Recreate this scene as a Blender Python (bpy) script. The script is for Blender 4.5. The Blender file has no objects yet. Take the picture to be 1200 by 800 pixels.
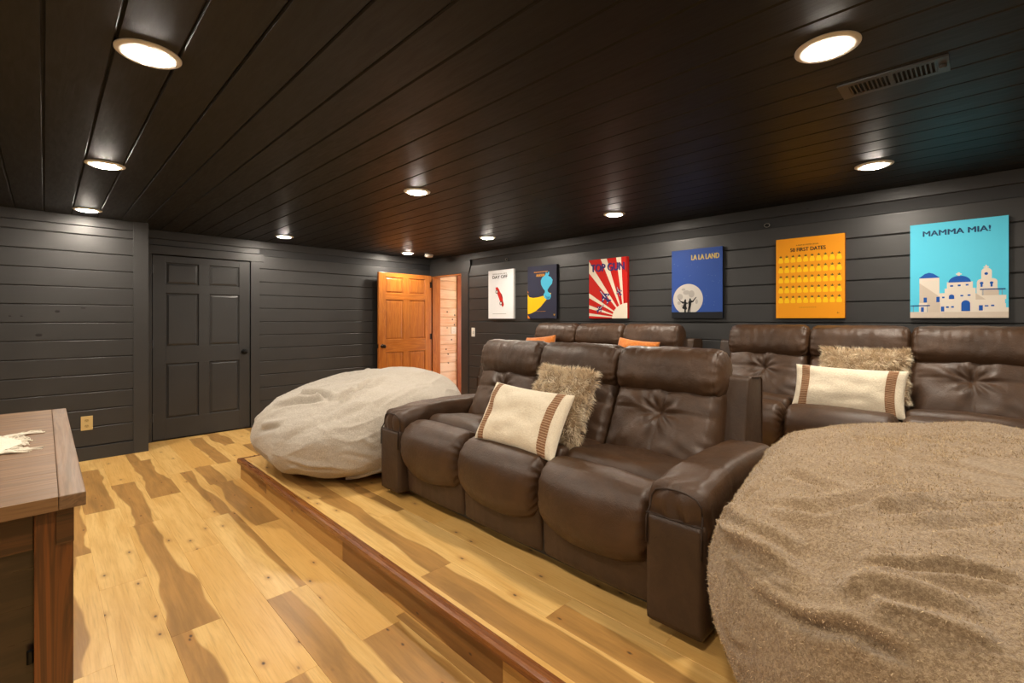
import bpy, bmesh, math, random
import numpy as np
from mathutils import Vector, Matrix, noise
R = math.radians
random.seed(7)
SC = bpy.context.scene
COL = SC.collection

# ------------------------------------------------------------------ camera, world, exposure
cam_d = bpy.data.cameras.new('camera')
cam_d.sensor_width = 36.0
cam_d.lens = 548 * 36.0 / 1200
cam_d.shift_y = -26 / 1200
cam_d.clip_start = 0.02
cam = bpy.data.objects.new('camera', cam_d)
COL.objects.link(cam)
cam.location = (0, 0, 1.33)
cam.rotation_euler = (R(90), 0, R(-45))
SC.camera = cam

world = bpy.data.worlds.new('world')
SC.world = world
world.use_nodes = True
world.node_tree.nodes['Background'].inputs[0].default_value = (0.6, 0.7, 0.9, 1)
world.node_tree.nodes['Background'].inputs[1].default_value = 0.6

SC.view_settings.view_transform = 'Standard'
SC.view_settings.look = 'None'
SC.view_settings.gamma = 1.0
SC.view_settings.exposure = 0.0
SC.view_settings.use_curve_mapping = False
LAMP = 480.0            # radiance of the downlight lenses
LAMP_COL = (1.0, 0.89, 0.75, 1)

CEIL = 2.30
XR = 4.45              # poster wall
YB = 6.33              # back wall, recessed part
YF = 5.95              # back wall, bumped-out part
XL, YN = -2.6, -3.2    # walls behind / left of the camera
ST1, ST2 = 0.165, 0.27 # platform levels
XS, YS = 1.169, 4.37   # riser and end of first platform
XS2 = 2.98

# ------------------------------------------------------------------ helpers
def tag(o, label=None, cat=None, group=None, kind=None):
    if label: o['label'] = label
    if cat: o['category'] = cat
    if group: o['group'] = group
    if kind: o['kind'] = kind
    return o

def empty(name, loc, label, cat, group=None, kind=None, rz=0.0):
    o = bpy.data.objects.new(name, None)
    o.empty_display_size = 0.1
    COL.objects.link(o)
    o.location = loc
    o.rotation_euler = (0, 0, rz)
    return tag(o, label, cat, group, kind)

def link(name, me, mats, parent=None, smooth=False, loc=None):
    o = bpy.data.objects.new(name, me)
    COL.objects.link(o)
    if mats is not None:
        if not isinstance(mats, (list, tuple)): mats = [mats]
        if len(me.materials) == 0:
            for m in mats: me.materials.append(m)
    if smooth:
        me.polygons.foreach_set('use_smooth', [True] * len(me.polygons))
    if parent is not None: o.parent = parent
    if loc is not None: o.location = loc
    return o

def mesh_np(name, V, F):
    me = bpy.data.meshes.new(name)
    me.from_pydata([tuple(map(float, v)) for v in V], [], F)
    me.update()
    return me

class MB:
    """collects simple solids into one mesh"""
    def __init__(s): s.V = []; s.F = []; s.M = []
    def add(s, V, F, m=0):
        b = len(s.V); s.V += [tuple(v) for v in V]
        s.F += [tuple(i + b for i in f) for f in F]; s.M += [m] * len(F)
    def box(s, x0, x1, y0, y1, z0, z1, m=0):
        s.add([(x0,y0,z0),(x1,y0,z0),(x1,y1,z0),(x0,y1,z0),(x0,y0,z1),(x1,y0,z1),(x1,y1,z1),(x0,y1,z1)],
              [(0,3,2,1),(4,5,6,7),(0,1,5,4),(1,2,6,5),(2,3,7,6),(3,0,4,7)], m)
    def prism(s, pts, f, a, b, m=0):
        """pts 2-D outline (ccw), f(p, q, t) -> xyz"""
        n = len(pts)
        V = [f(p, q, a) for p, q in pts] + [f(p, q, b) for p, q in pts]
        F = [tuple(range(n - 1, -1, -1)), tuple(range(n, 2 * n))]
        F += [(i, (i + 1) % n, n + (i + 1) % n, n + i) for i in range(n)]
        s.add(V, F, m)
    def lathe(s, prof, f, n=32, m=0):
        """prof [(r, h)], f(x, y, h) -> xyz"""
        V = []; F = []
        for r, h in prof:
            for k in range(n):
                a = 2 * math.pi * k / n
                V.append(f(r * math.cos(a), r * math.sin(a), h))
        for j in range(len(prof) - 1):
            for k in range(n):
                F.append((j*n+k, j*n+(k+1)%n, (j+1)*n+(k+1)%n, (j+1)*n+k))
        F.append(tuple(range(n - 1, -1, -1)))
        F.append(tuple((len(prof)-1)*n + k for k in range(n)))
        s.add(V, F, m)
    def tube(s, pts, r, n=8, m=0):
        pts = [Vector(p) for p in pts]
        V = []; F = []
        up = Vector((0.13, 0.31, 0.94))
        for i, p in enumerate(pts):
            d = (pts[min(i + 1, len(pts)-1)] - pts[max(i - 1, 0)]).normalized()
            a = d.cross(up).normalized(); b = d.cross(a).normalized()
            for k in range(n):
                t = 2 * math.pi * k / n
                V.append(p + a * (r * math.cos(t)) + b * (r * math.sin(t)))
        for i in range(len(pts) - 1):
            for k in range(n):
                F.append((i*n+k, i*n+(k+1)%n, (i+1)*n+(k+1)%n, (i+1)*n+k))
        F.append(tuple(range(n-1, -1, -1))); F.append(tuple((len(pts)-1)*n + k for k in range(n)))
        s.add(V, F, m)
    def mesh(s, name):
        me = bpy.data.meshes.new(name)
        me.from_pydata(s.V, [], s.F)
        me.polygons.foreach_set('material_index', s.M)
        bm = bmesh.new(); bm.from_mesh(me)
        bmesh.ops.recalc_face_normals(bm, faces=bm.faces)
        bm.to_mesh(me); bm.free()
        me.update()
        return me
    def build(s, name, mats, parent=None, smooth=False, bevel=0, seg=2, loc=None):
        o = link(name, s.mesh(name), mats, parent, smooth, loc)
        if bevel:
            bm = bmesh.new(); bm.from_mesh(o.data)
            bmesh.ops.bevel(bm, geom=list(bm.edges), offset=bevel, segments=seg, profile=0.6, affect='EDGES', clamp_overlap=True)
            bm.to_mesh(o.data); bm.free()
        return o

# ------------------------------------------------------------------ materials
class G:
    def __init__(s, name):
        s.m = bpy.data.materials.new(name); s.m.use_nodes = True
        s.nt = s.m.node_tree
        s.b = s.nt.nodes['Principled BSDF']
        s.out = s.nt.nodes['Material Output']
    def n(s, typ, ins=None, **props):
        nd = s.nt.nodes.new('ShaderNode' + typ)
        for k, v in props.items(): setattr(nd, k, v)
        for k, v in (ins or {}).items(): s.put(nd.inputs[k], v)
        return nd
    def put(s, sock, v):
        if isinstance(v, bpy.types.NodeSocket): s.nt.links.new(v, sock)
        else: sock.default_value = v
    def math(s, op, a, b=0.0, c=0.0, clamp=False):
        nd = s.n('Math', {0: a, 1: b, 2: c}, operation=op); nd.use_clamp = clamp
        return nd.outputs[0]
    def mix(s, f, a, b, mode='MIX'):
        nd = s.nt.nodes.new('ShaderNodeMix'); nd.data_type = 'RGBA'; nd.blend_type = mode
        s.put(nd.inputs[0], f); s.put(nd.inputs[6], a); s.put(nd.inputs[7], b)
        return nd.outputs[2]
    def ss(s, v, lo, hi, a=0.0, b=1.0):
        nd = s.n('MapRange', {0: v, 1: lo, 2: hi, 3: a, 4: b}, interpolation_type='SMOOTHSTEP')
        return nd.outputs[0]
    def obj(s, scale=(1, 1, 1), rot=(0, 0, 0), loc=(0, 0, 0), src='Object'):
        tc = s.n('TexCoord')
        mp = s.n('Mapping', {'Vector': tc.outputs[src], 'Scale': scale, 'Rotation': rot, 'Location': loc})
        return mp.outputs[0]
    def noise(s, vec, scale, detail=4, rough=0.5, dist=0.0, out=0):
        nd = s.n('TexNoise', {'Vector': vec, 'Scale': scale, 'Detail': detail, 'Roughness': rough, 'Distortion': dist})
        return nd.outputs[out]
    def bump(s, h, strength=0.3, dist=0.01, normal=None):
        nd = s.n('Bump', {'Height': h, 'Strength': strength, 'Distance': dist})
        if normal is not None: s.put(nd.inputs['Normal'], normal)
        return nd.outputs[0]
    def set(s, **k):
        names = {'col': 'Base Color', 'rough': 'Roughness', 'nor': 'Normal', 'metal': 'Metallic', 'spec': 'Specular IOR Level',
                 'sheen': 'Sheen Weight', 'coat': 'Coat Weight', 'emc': 'Emission Color', 'ems': 'Emission Strength', 'coatr': 'Coat Roughness'}
        for a, v in k.items(): s.put(s.b.inputs[names[a]], v)
        return s.m

def c4(r, g, b): return (r, g, b, 1.0)

def plain(name, col, rough=0.5, metal=0.0, **k):
    g = G(name); return g.set(col=c4(*col), rough=rough, metal=metal, **k)

def m_paint(name, col, rough, grain_axis):
    g = G(name)
    sc = [6, 6, 6]; sc[grain_axis] = 0.7
    v = g.obj(tuple(sc), src='Object')
    inf = g.n('ObjectInfo')
    n1 = g.noise(v, 9, 6, 0.6, 0.6)
    n2 = g.noise(g.obj((1, 1, 1)), 2.2, 2)
    tint = g.mix(g.ss(n2, 0.3, 0.7), c4(*[c * 0.9 for c in col]), c4(*[c * 1.1 for c in col]))
    tint = g.mix(g.math('MULTIPLY', inf.outputs['Random'], 0.25), tint, c4(*[c * 0.8 for c in col]))
    fine = g.noise(g.obj((1, 1, 1)), 160, 2)
    h = g.math('ADD', g.math('MULTIPLY', n1, 0.7), g.math('MULTIPLY', fine, 0.25))
    return g.set(col=tint, rough=g.ss(n1, 0.2, 0.8, rough - 0.06, rough + 0.06), nor=g.bump(h, 0.25, 0.003), spec=0.28 if grain_axis == 1 and rough > 0.43 else 0.5)

M = {}
M['wall'] = m_paint('charcoal_wall_paint', (0.0345, 0.0338, 0.0335), 0.42, 0)
M['wall_y'] = m_paint('charcoal_wall_paint_side', (0.0345, 0.0338, 0.0335), 0.42, 1)
M['ceil'] = m_paint('black_ceiling_paint', (0.0112, 0.0112, 0.0118), 0.48, 1)
M['doorpaint'] = m_paint('charcoal_door_paint', (0.033, 0.0325, 0.0325), 0.4, 2)

def m_plank(name, light, dark, edge, gain=1.0):
    g = G(name)
    tc = g.n('TexCoord'); sep = g.n('SeparateXYZ', {0: tc.outputs['Object']})
    x, y, z = sep.outputs
    inf = g.n('ObjectInfo')
    cs = g.n('SeparateColor', {0: inf.outputs['Color']})
    cen, hw, tone = cs.outputs
    seed = g.math('MULTIPLY', inf.outputs['Alpha'], 97.0)
    # y along the plank, offset by the seed so that each plank differs
    ys = g.math('ADD', y, seed)
    vy = g.n('CombineXYZ', {0: seed, 1: ys, 2: 0.0}).outputs[0]
    xn = g.math('DIVIDE', x, 0.185)
    w1 = g.noise(vy, 0.95, 2.0, 0.35); w2 = g.noise(g.n('CombineXYZ', {0: 3.7, 1: ys, 2: seed}).outputs[0], 1.5, 2.0, 0.42)
    c = g.math('ADD', cen, g.math('MULTIPLY', g.math('SUBTRACT', w1, 0.5), 0.75))
    wid = g.math('MULTIPLY', hw, g.ss(w2, 0.3, 0.7, 0.62, 1.3))
    d = g.math('SUBTRACT', g.math('ABSOLUTE', g.math('SUBTRACT', xn, c)), wid)
    band = g.math('MULTIPLY', g.ss(d, -0.035, 0.03, 1.0, 0.0), g.ss(hw, 0.0, 0.02))
    v3 = g.n('CombineXYZ', {0: g.math('ADD', x, seed), 1: ys, 2: z}).outputs[0]
    mp = g.n('Mapping', {'Vector': v3, 'Scale': (9.0, 0.9, 9.0)}).outputs[0]
    grain = g.noise(mp, 2.2, 5, 0.6, 0.5)
    mp2 = g.n('Mapping', {'Vector': v3, 'Scale': (70.0, 2.2, 70.0)}).outputs[0]
    fine = g.noise(mp2, 2.0, 4, 0.6, 0.3)
    base = g.mix(g.ss(grain, 0.32, 0.72), c4(*light), c4(*[light[0] * 0.80, light[1] * 0.70, light[2] * 0.55]))
    base = g.mix(tone, base, c4(light[0] * 0.82, light[1] * 0.68, light[2] * 0.48))
    dk = g.mix(g.ss(grain, 0.3, 0.75), c4(*dark), c4(*[k * 0.62 for k in dark]))
    col = g.mix(band, base, dk)
    col = g.mix(g.ss(fine, 0.45, 0.8, 0.0, 0.32), col, c4(*[k * 0.6 for k in dark]))
    # knots
    mk = g.n('Mapping', {'Vector': v3, 'Scale': (7.5, 3.6, 1.0)}).outputs[0]
    vo = g.n('TexVoronoi', {'Vector': mk, 'Scale': 1.0, 'Randomness': 1.0}, feature='F1', voronoi_dimensions='2D')
    wob = g.math('ADD', vo.outputs['Distance'], g.math('MULTIPLY', g.noise(v3, 45, 3), 0.05))
    halo = g.ss(wob, 0.03, 0.24, 0.6, 0.0)
    kn = g.ss(wob, 0.034, 0.085, 0.92, 0.0)
    pick = g.ss(g.n('SeparateColor', {0: vo.outputs['Color']}).outputs[0], 0.50, 0.54)
    col = g.mix(g.math('MULTIPLY', halo, pick), col, c4(dark[0] * 0.9, dark[1] * 0.8, dark[2] * 0.7))
    col = g.mix(g.math('MULTIPLY', kn, pick), col, c4(0.055, 0.028, 0.016))
    h = g.math('ADD', g.math('MULTIPLY', fine, 0.5), g.math('MULTIPLY', kn, -0.6))
    return g.set(col=col, rough=g.ss(fine, 0.2, 0.8, 0.30, 0.42), nor=g.bump(h, 0.12, 0.002), spec=0.4)

M['floor'] = m_plank('hickory_plank', (0.80, 0.53, 0.200), (0.47, 0.245, 0.070), 0)
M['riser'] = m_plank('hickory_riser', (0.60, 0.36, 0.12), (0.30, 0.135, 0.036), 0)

def m_wood(name, a, b, axis, rough=0.35, scale=1.0, ringd=2.5, knots=False, coat=0.0, third=None):
    g = G(name)
    sc = [14 * scale] * 3; sc[axis] = 0.9 * scale
    inf = g.n('ObjectInfo')
    tc = g.n('TexCoord')
    off = g.n('CombineXYZ', {0: g.math('MULTIPLY', inf.outputs['Random'], 7.0), 1: g.math('MULTIPLY', inf.outputs['Random'], 31.0), 2: g.math('MULTIPLY', inf.outputs['Random'], 13.0)}).outputs[0]
    v0 = g.n('VectorMath', {0: tc.outputs['Object'], 1: off}, operation='ADD').outputs[0]
    v = g.n('Mapping', {'Vector': v0, 'Scale': tuple(sc)}).outputs[0]
    n1 = g.noise(v, 0.9, 5, 0.6, ringd)
    wv = g.math('FRACT', g.math('MULTIPLY', n1, 7.0))
    wv = g.ss(g.math('ABSOLUTE', g.math('SUBTRACT', wv, 0.5)), 0.0, 0.5)
    sc2 = [90 * scale] * 3; sc2[axis] = 3 * scale
    fine = g.noise(g.n('Mapping', {'Vector': v0, 'Scale': tuple(sc2)}).outputs[0], 1.0, 4, 0.6)
    col = g.mix(g.math('MULTIPLY', wv, 0.75), c4(*a), c4(*b))
    col = g.mix(g.ss(n1, 0.35, 0.7, 0.0, 0.6), col, c4(*b))
    if third: col = g.mix(g.ss(g.noise(v0, 1.6, 2), 0.4, 0.65), col, c4(*third))
    col = g.mix(g.ss(fine, 0.5, 0.8, 0.0, 0.4), col, c4(*[k * 0.5 for k in b]))
    if knots:
        mk = [5.0] * 3; mk[axis] = 2.2
        sp_ = g.n('SeparateXYZ', {0: v0}).outputs
        vo = g.n('TexVoronoi', {'Vector': g.n('CombineXYZ', {0: g.math('MULTIPLY', sp_[0], 5.0), 1: g.math('MULTIPLY', sp_[2], 5.5)}).outputs[0], 'Scale': 1.0}, voronoi_dimensions='2D')
        pick = g.ss(g.n('SeparateColor', {0: vo.outputs['Color']}).outputs[0], 0.62, 0.66)
        kn = g.math('MULTIPLY', g.ss(vo.outputs['Distance'], 0.05, 0.10, 0.95, 0.0), pick)
        col = g.mix(kn, col, c4(0.06, 0.018, 0.008))
    return g.set(col=col, rough=g.ss(fine, 0.2, 0.8, rough - 0.05, rough + 0.08), nor=g.bump(fine, 0.15, 0.002), coat=coat, coatr=0.2)

M['orange'] = m_wood('varnished_orange_pine', (0.52, 0.185, 0.030), (0.34, 0.095, 0.013), 2, 0.3, 1.0, 1.2, coat=0.2)
M['orange_x'] = m_wood('varnished_orange_pine_rail', (0.52, 0.185, 0.030), (0.34, 0.095, 0.013), 0, 0.3, 1.0, 1.2, coat=0.2)
M['redjamb'] = m_wood('reddish_pine_trim', (0.34, 0.105, 0.032), (0.20, 0.048, 0.018), 2, 0.3, 1.0, 1.2)
M['knotty'] = m_wood('knotty_pine_board', (0.84, 0.62, 0.42), (0.70, 0.38, 0.20), 0, 0.4, 0.6, 1.8, knots=True, third=(0.84, 0.68, 0.52))
M['nosing'] = m_wood('stained_nosing', (0.30, 0.105, 0.022), (0.15, 0.042, 0.009), 1, 0.28, 1.0, 1.2, coat=0.3)
M['tabletop'] = m_wood('brown_stained_top', (0.235, 0.120, 0.045), (0.125, 0.060, 0.020), 0, 0.5, 0.8, 1.5)
M['tabletop_y'] = m_wood('brown_stained_top_end', (0.215, 0.115, 0.050), (0.115, 0.060, 0.024), 1, 0.5, 0.8, 1.5)
M['tableleg'] = m_wood('dark_stained_leg', (0.165, 0.046, 0.009), (0.035, 0.010, 0.003), 2, 0.33, 0.9, 1.6, coat=0.3)
M['tablerail'] = m_wood('dark_stained_rail', (0.085, 0.028, 0.007), (0.028, 0.010, 0.004), 0, 0.33, 0.9, 1.6, coat=0.3)
M['tablepanel'] = m_wood('dark_brown_panel', (0.040, 0.020, 0.010), (0.018, 0.009, 0.005), 0, 0.3, 0.7, 1.5, coat=0.2)
M['black'] = plain('black_metal', (0.012, 0.012, 0.012), 0.3, 0.7)
M['bronze'] = plain('dark_bronze', (0.035, 0.022, 0.016), 0.28, 0.9)
M['blackplastic'] = plain('black_plastic', (0.01, 0.01, 0.01), 0.5)
M['white'] = plain('white_plastic', (0.75, 0.73, 0.68), 0.4)
M['ivory'] = plain('ivory_plate', (0.62, 0.46, 0.20), 0.35)
M['ivory2'] = plain('ivory_socket', (0.48, 0.34, 0.13), 0.35)
M['slot'] = plain('dark_slot', (0.02, 0.015, 0.01), 0.6)
M['trimwhite'] = plain('white_lamp_trim', (0.72, 0.70, 0.66), 0.45)
M['ventpaint'] = plain('charcoal_vent_paint', (0.04, 0.037, 0.034), 0.4)
M['ventdark'] = plain('vent_void', (0.004, 0.004, 0.004), 0.9)
M['plaster'] = plain('hall_ceiling', (0.7, 0.66, 0.58), 0.8)
g = G('lamp_lens'); M['lens'] = g.set(col=c4(0.9, 0.9, 0.9), emc=LAMP_COL, ems=LAMP)

def m_leather(name, col, rough=0.40, grey=0.0):
    g = G(name)
    v = g.obj()
    vo = g.n('TexVoronoi', {'Vector': v, 'Scale': 420.0}, feature='DISTANCE_TO_EDGE')
    peb = g.ss(vo.outputs['Distance'], 0.0, 0.25)
    big = g.noise(v, 5.5, 5, 0.62, 0.8)
    med = g.noise(v, 28, 4, 0.6, 1.2)
    cr = g.noise(g.obj((1, 1, 1)), 13, 3, 0.5, 2.0)
    crease = g.ss(g.math('ABSOLUTE', g.math('SUBTRACT', cr, 0.5)), 0.0, 0.035)
    c = g.mix(g.ss(big, 0.3, 0.72), c4(*[k * 0.80 for k in col]), c4(*[k * 1.25 for k in col]))
    c = g.mix(g.ss(med, 0.6, 0.8, 0.0, 0.25), c, c4(col[0] * 1.9, col[1] * 1.85, col[2] * 1.8))
    h = g.math('ADD', g.math('MULTIPLY', peb, 0.05), g.math('ADD', g.math('MULTIPLY', med, 0.55), g.math('MULTIPLY', crease, 0.16)))
    return g.set(col=c, rough=g.ss(med, 0.2, 0.8, rough - 0.05, rough + 0.1), nor=g.bump(h, 0.30, 0.008), spec=0.5)
M['leather'] = m_leather('brown_leather', (0.062, 0.030, 0.0135), 0.41)
M['vinyl'] = m_leather('brown_leather_side', (0.050, 0.026, 0.0130), 0.48)
M['pipe'] = plain('dark_piping', (0.035, 0.019, 0.011), 0.75)
M['thread'] = plain('tan_thread', (0.16, 0.10, 0.06), 0.7)

def m_fleece(name, a, b, scale=90.0, amp=0.5, sheen=0.3):
    g = G(name)
    v = g.obj()
    n1 = g.noise(v, scale, 5, 0.75, 0.25)
    n2 = g.noise(v, scale * 0.22, 3, 0.6, 0.3)
    n3 = g.noise(v, scale * 2.3, 3, 0.7)
    c = g.mix(g.ss(n1, 0.38, 0.66), c4(*b), c4(*a))
    c = g.mix(g.ss(n2, 0.35, 0.7, 0.0, 0.30), c, c4(*b))
    c = g.mix(g.ss(n3, 0.30, 0.5, 0.35, 0.0), c, c4(*[k * 0.55 for k in b]))
    h = g.math('ADD', g.math('MULTIPLY', n1, 0.6), g.math('ADD', g.math('MULTIPLY', n2, 0.8), g.math('MULTIPLY', n3, 0.3)))
    return g.set(col=c, rough=0.95, nor=g.bump(h, amp, 0.010), sheen=sheen, spec=0.1)
M['fleece_tan'] = m_fleece('tan_fleece', (0.47, 0.34, 0.205), (0.25, 0.165, 0.09), 130, 0.8)
M['fleece_grey'] = m_fleece('light_grey_fleece', (0.66, 0.59, 0.50), (0.46, 0.40, 0.325), 150, 0.7)
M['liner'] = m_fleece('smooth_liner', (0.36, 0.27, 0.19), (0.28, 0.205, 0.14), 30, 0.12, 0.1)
M['liner_grey'] = m_fleece('grey_liner', (0.20, 0.17, 0.145), (0.13, 0.11, 0.09), 160, 0.3, 0.1)
M['boucle'] = m_fleece('cream_boucle', (0.92, 0.82, 0.64), (0.84, 0.72, 0.54), 110, 0.45, 0.2)
M['orangefab'] = m_fleece('orange_velvet', (0.66, 0.22, 0.035), (0.50, 0.14, 0.02), 60, 0.2, 0.5)
M['furbase'] = m_fleece('fur_backing', (0.42, 0.31, 0.19), (0.28, 0.19, 0.11), 40, 0.4)
M['macrame'] = m_fleece('white_cotton', (0.86, 0.79, 0.66), (0.72, 0.64, 0.50), 200, 0.4)
g = G('fur_strand')
rr = g.n('Attribute', attribute_name='shade', attribute_type='GEOMETRY')
M['fur'] = g.set(col=g.mix(rr.outputs['Fac'], c4(0.62, 0.46, 0.28), c4(1.0, 0.90, 0.70)), rough=0.6, sheen=0.2, spec=0.25)
g = G('woven_stripe')
M['stripe'] = g.set(col=g.mix(g.ss(g.noise(g.obj(), 230, 2), 0.4, 0.6), c4(0.36, 0.185, 0.09), c4(0.24, 0.11, 0.05)), rough=0.9, nor=g.bump(g.noise(g.obj(), 230, 2), 0.6, 0.004))
M['stripe2'] = plain('woven_stripe_light', (0.70, 0.50, 0.32), 0.9)

# ------------------------------------------------------------------ structure: floor planks
def plank_mesh(w, L, t=0.012, c=0.0012):
    mb = MB()
    V = [(0,0,-t),(w,0,-t),(w,L,-t),(0,L,-t),
         (0,0,-c),(w,0,-c),(w,L,-c),(0,L,-c),
         (c,c,0),(w-c,c,0),(w-c,L-c,0),(c,L-c,0)]
    F = [(0,1,5,4),(1,2,6,5),(2,3,7,6),(3,0,4,7),(4,5,9,8),(5,6,10,9),(6,7,11,10),(7,4,8,11),(8,9,10,11),(0,3,2,1)]
    mb.add(V, F)
    return mb.mesh('plank')

floor = MB(); floor.box(XL-.1, XR+.3, YN-.1, YB+.3, -0.1, -0.0105)
floor = floor.build('floor', plain('subfloor', (0.16, 0.10, 0.05), 0.8))
tag(floor, 'light yellow knotty plank floor with brown heartwood streaks, lower level', 'floor', kind='structure')

def lay(parent, x0, x1, y0, y1, zt, mat, spec=(), seed=0):
    """spec: (ya, yb, centre, halfwidth, tone); the rest of the column is filled with planks"""
    rnd = random.Random(seed)
    segs = sorted([(max(a, y0), min(b, y1), c, h, t, s) for a, b, c, h, t, s in spec if a < y1 and b > y0])
    y = y0
    out = []
    for s in segs + [None]:
        end = s[0] if s else y1
        while end - y > 0.02:
            L = rnd.uniform(0.75, 1.5)
            if end - y - L < 0.35: L = end - y
            if L > 1.7: L = L / 2
            if rnd.random() < 0.2: out.append((y, y + L, rnd.uniform(-0.1, 1.1), rnd.uniform(0.15, 0.45), rnd.random() * 0.5, rnd.random()))
            else: out.append((y, y + L, 0.5, 0.0, rnd.random() * 0.9, rnd.random()))
            y += L
        if s: out.append(s); y = s[1]
    for a, b, c, h, t, s in out:
        o = link('plank', plank_mesh(x1 - x0, b - a), mat, parent)
        o.location = (x0, a, zt)
        o.color = (c, h, t, s)

W = 0.185
def lower_spec(k):   # k column index, column spans .005+.185k
    return {
     0: [(2.36, 3.58, 0.25, 0.42, 0.2, 0.11), (3.58, 4.62, 0.45, 0.62, 0.2, 0.42), (1.2, 2.36, 0.5, 0.0, 0.1, 0.3)],
     1: [(4.30, 5.53, 0.45, 0.42, 0.2, 0.33), (3.05, 4.30, 0.5, 0.0, 0.1, 0.53), (1.5, 3.05, 0.5, 0.0, 0.15, 0.61)],
     2: [(2.39, 3.85, 0.50, 0.40, 0.2, 0.21), (3.85, 4.90, 0.50, 0.36, 0.1, 0.22), (1.2, 2.39, 0.1, 0.42, 0.1, 0.77)],
     3: [(4.35, 5.58, 0.45, 0.44, 0.3, 0.65), (3.2, 4.35, 0.5, 0.0, 0.3, 0.12), (1.80, 3.2, 0.5, 0.0, 0.5, 0.93), (0.7, 1.80, 0.3, 0.50, 0.1, 0.07)],
     4: [(1.20, 2.39, 0.15, 0.42, 0.2, 0.52), (2.39, 3.65, 1.0, 0.16, 0.0, 0.81), (3.65, 4.9, 0.7, 0.20, 0.4, 0.18), (4.9, 6.2, .5, 0, .3, .4)],
     5: [(0.7, 1.81, 0.55, 0.46, 0.3, 0.29), (1.81, 3.3, 0.5, 0.0, 0.7, 0.72), (3.3, 4.37, 0.6, 0.34, 0.8, 0.37), (4.37, 4.97, 0.35, 0.28, 0.2, 0.45)],
    }.get(k, [])
for k in range(-14, 6):
    x0 = 0.005 + W * k
    lay(floor, x0, x0 + W, YN, YF if x0 + W < 0.75 else YB, 0, M['floor'], lower_spec(k), 100 + k)
lay(floor, 1.115, XS, YN, YS, 0, M['floor'], [(1.85, 4.37, .5, 0, .75, .55), (-1, 1.85, .1, .2, .6, .66)], 300)
lay(floor, 1.115, 1.30, YS, YB, 0, M['floor'], [(4.96, 6.2, 0.4, 0.28, 0.2, 0.9)], 301)
lay(floor, 1.30, 1.485, YS, YB, 0, M['floor'], [(5.66, 6.3, 0.4, 0.4, 0.2, 0.8)], 302)
for k in range(16):
    x0 = 1.485 + W * k
    lay(floor, x0, min(x0 + W, XR), YS, YB, 0, M['floor'], [], 310 + k)

# platform
plat = MB(); plat.box(XS, XR, YN, YS, -0.01, ST1 - 0.0105); plat.box(XS2, XR, YN, YS, ST1 - 0.0105, ST2 - 0.0105)
plat = plat.build('platform', M['riser'])
plat.color = (0.5, 0.0, 0.4, 0.3)
tag(plat, 'raised plank platform under the front sofa with a stained edge', 'platform', kind='structure')
px = [1.205, 1.385, 1.565]
lay(plat, 1.180, 1.205, YN, YS, ST1, M['floor'], [(1.17, 4.2, .5, 0, .2, .15)], 400)
lay(plat, 1.205, 1.385, YN, YS, ST1, M['floor'], [(0.2, 1.79, 0.35, 0.42, 0.2, 0.52), (1.79, 3.05, 0.62, 0.34, 0.0, 0.31)], 401)
lay(plat, 1.385, 1.565, YN, YS, ST1, M['floor'], [(-.2, 1.2, 0.2, 0.42, 0.2, 0.67), (1.2, 2.5, 0.5, 0.0, 0.2, 0.16), (2.5, 3.7, 1.0, .3, .2, .4)], 402)
for k in range(8):
    x0 = 1.565 + 0.18 * k
    if x0 < XS2: lay(plat, x0, min(x0 + 0.18, XS2), YN, YS, ST1, M['floor'], [(.8, 2.2, .5, 0, .5, .2)] if k == 0 else [], 403 + k)
for k in range(8):
    x0 = XS2 + W * k
    lay(plat, x0, min(x0 + W, XR), YN, YS, ST2, M['floor'], [], 420 + k)
# riser boards: standing planks facing the lower floor
for i, (a, b, c, h, t, s) in enumerate([(YN, -1.0, .5, 0, .3, .3), (-1.0, 1.208, .5, 0, .5, .62), (1.208, 2.48, 0.5, 0.7, 0.3, 0.35), (2.48, 3.73, 0.5, 0.0, 0.7, 0.55), (3.73, YS - 0.002, 0.6, 0.45, 0.6, 0.12)]):
    mb = MB(); mb.box(-0.008, 0.0, 0, b - a, 0.0, ST1 - 0.028)
    me = mb.mesh('riser_board')
    # local frame: x across the board (up), y along
    o = link('riser_board', plank_mesh(ST1 - 0.030, b - a, 0.008), M['riser'], plat)
    o.location = (XS - 0.0085, a, 0.001); o.rotation_euler = (0, R(-90), 0)
    o.color = (c, h, t, s)
mb = MB(); mb.prism([(-0.030, -0.034), (0.012, -0.034), (0.012, 0.002), (-0.020, 0.002), (-0.030, -0.006)],
                    lambda p, q, t: (XS + p, t, ST1 + q), YN, YS + 0.022)
mb.build('nosing', M['nosing'], plat)
mb = MB(); mb.prism([(-0.012, -0.034), (0.022, -0.034), (0.022, -0.006), (0.014, 0.002), (-0.012, 0.002)],
                    lambda p, q, t: (t, YS + p, ST1 + q), XS + 0.012, XR)
mb.build('nosing', M['nosing'], plat)

# ------------------------------------------------------------------ structure: walls
def board_profile(w, t=0.012, c=0.006):
    # (along normal, across)
    return [(0, 0.0015), (t - c, 0.0015), (t, c + 0.0015), (t, w - c - 0.0015), (t - c, w - 0.0015), (0, w - 0.0015)]

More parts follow.
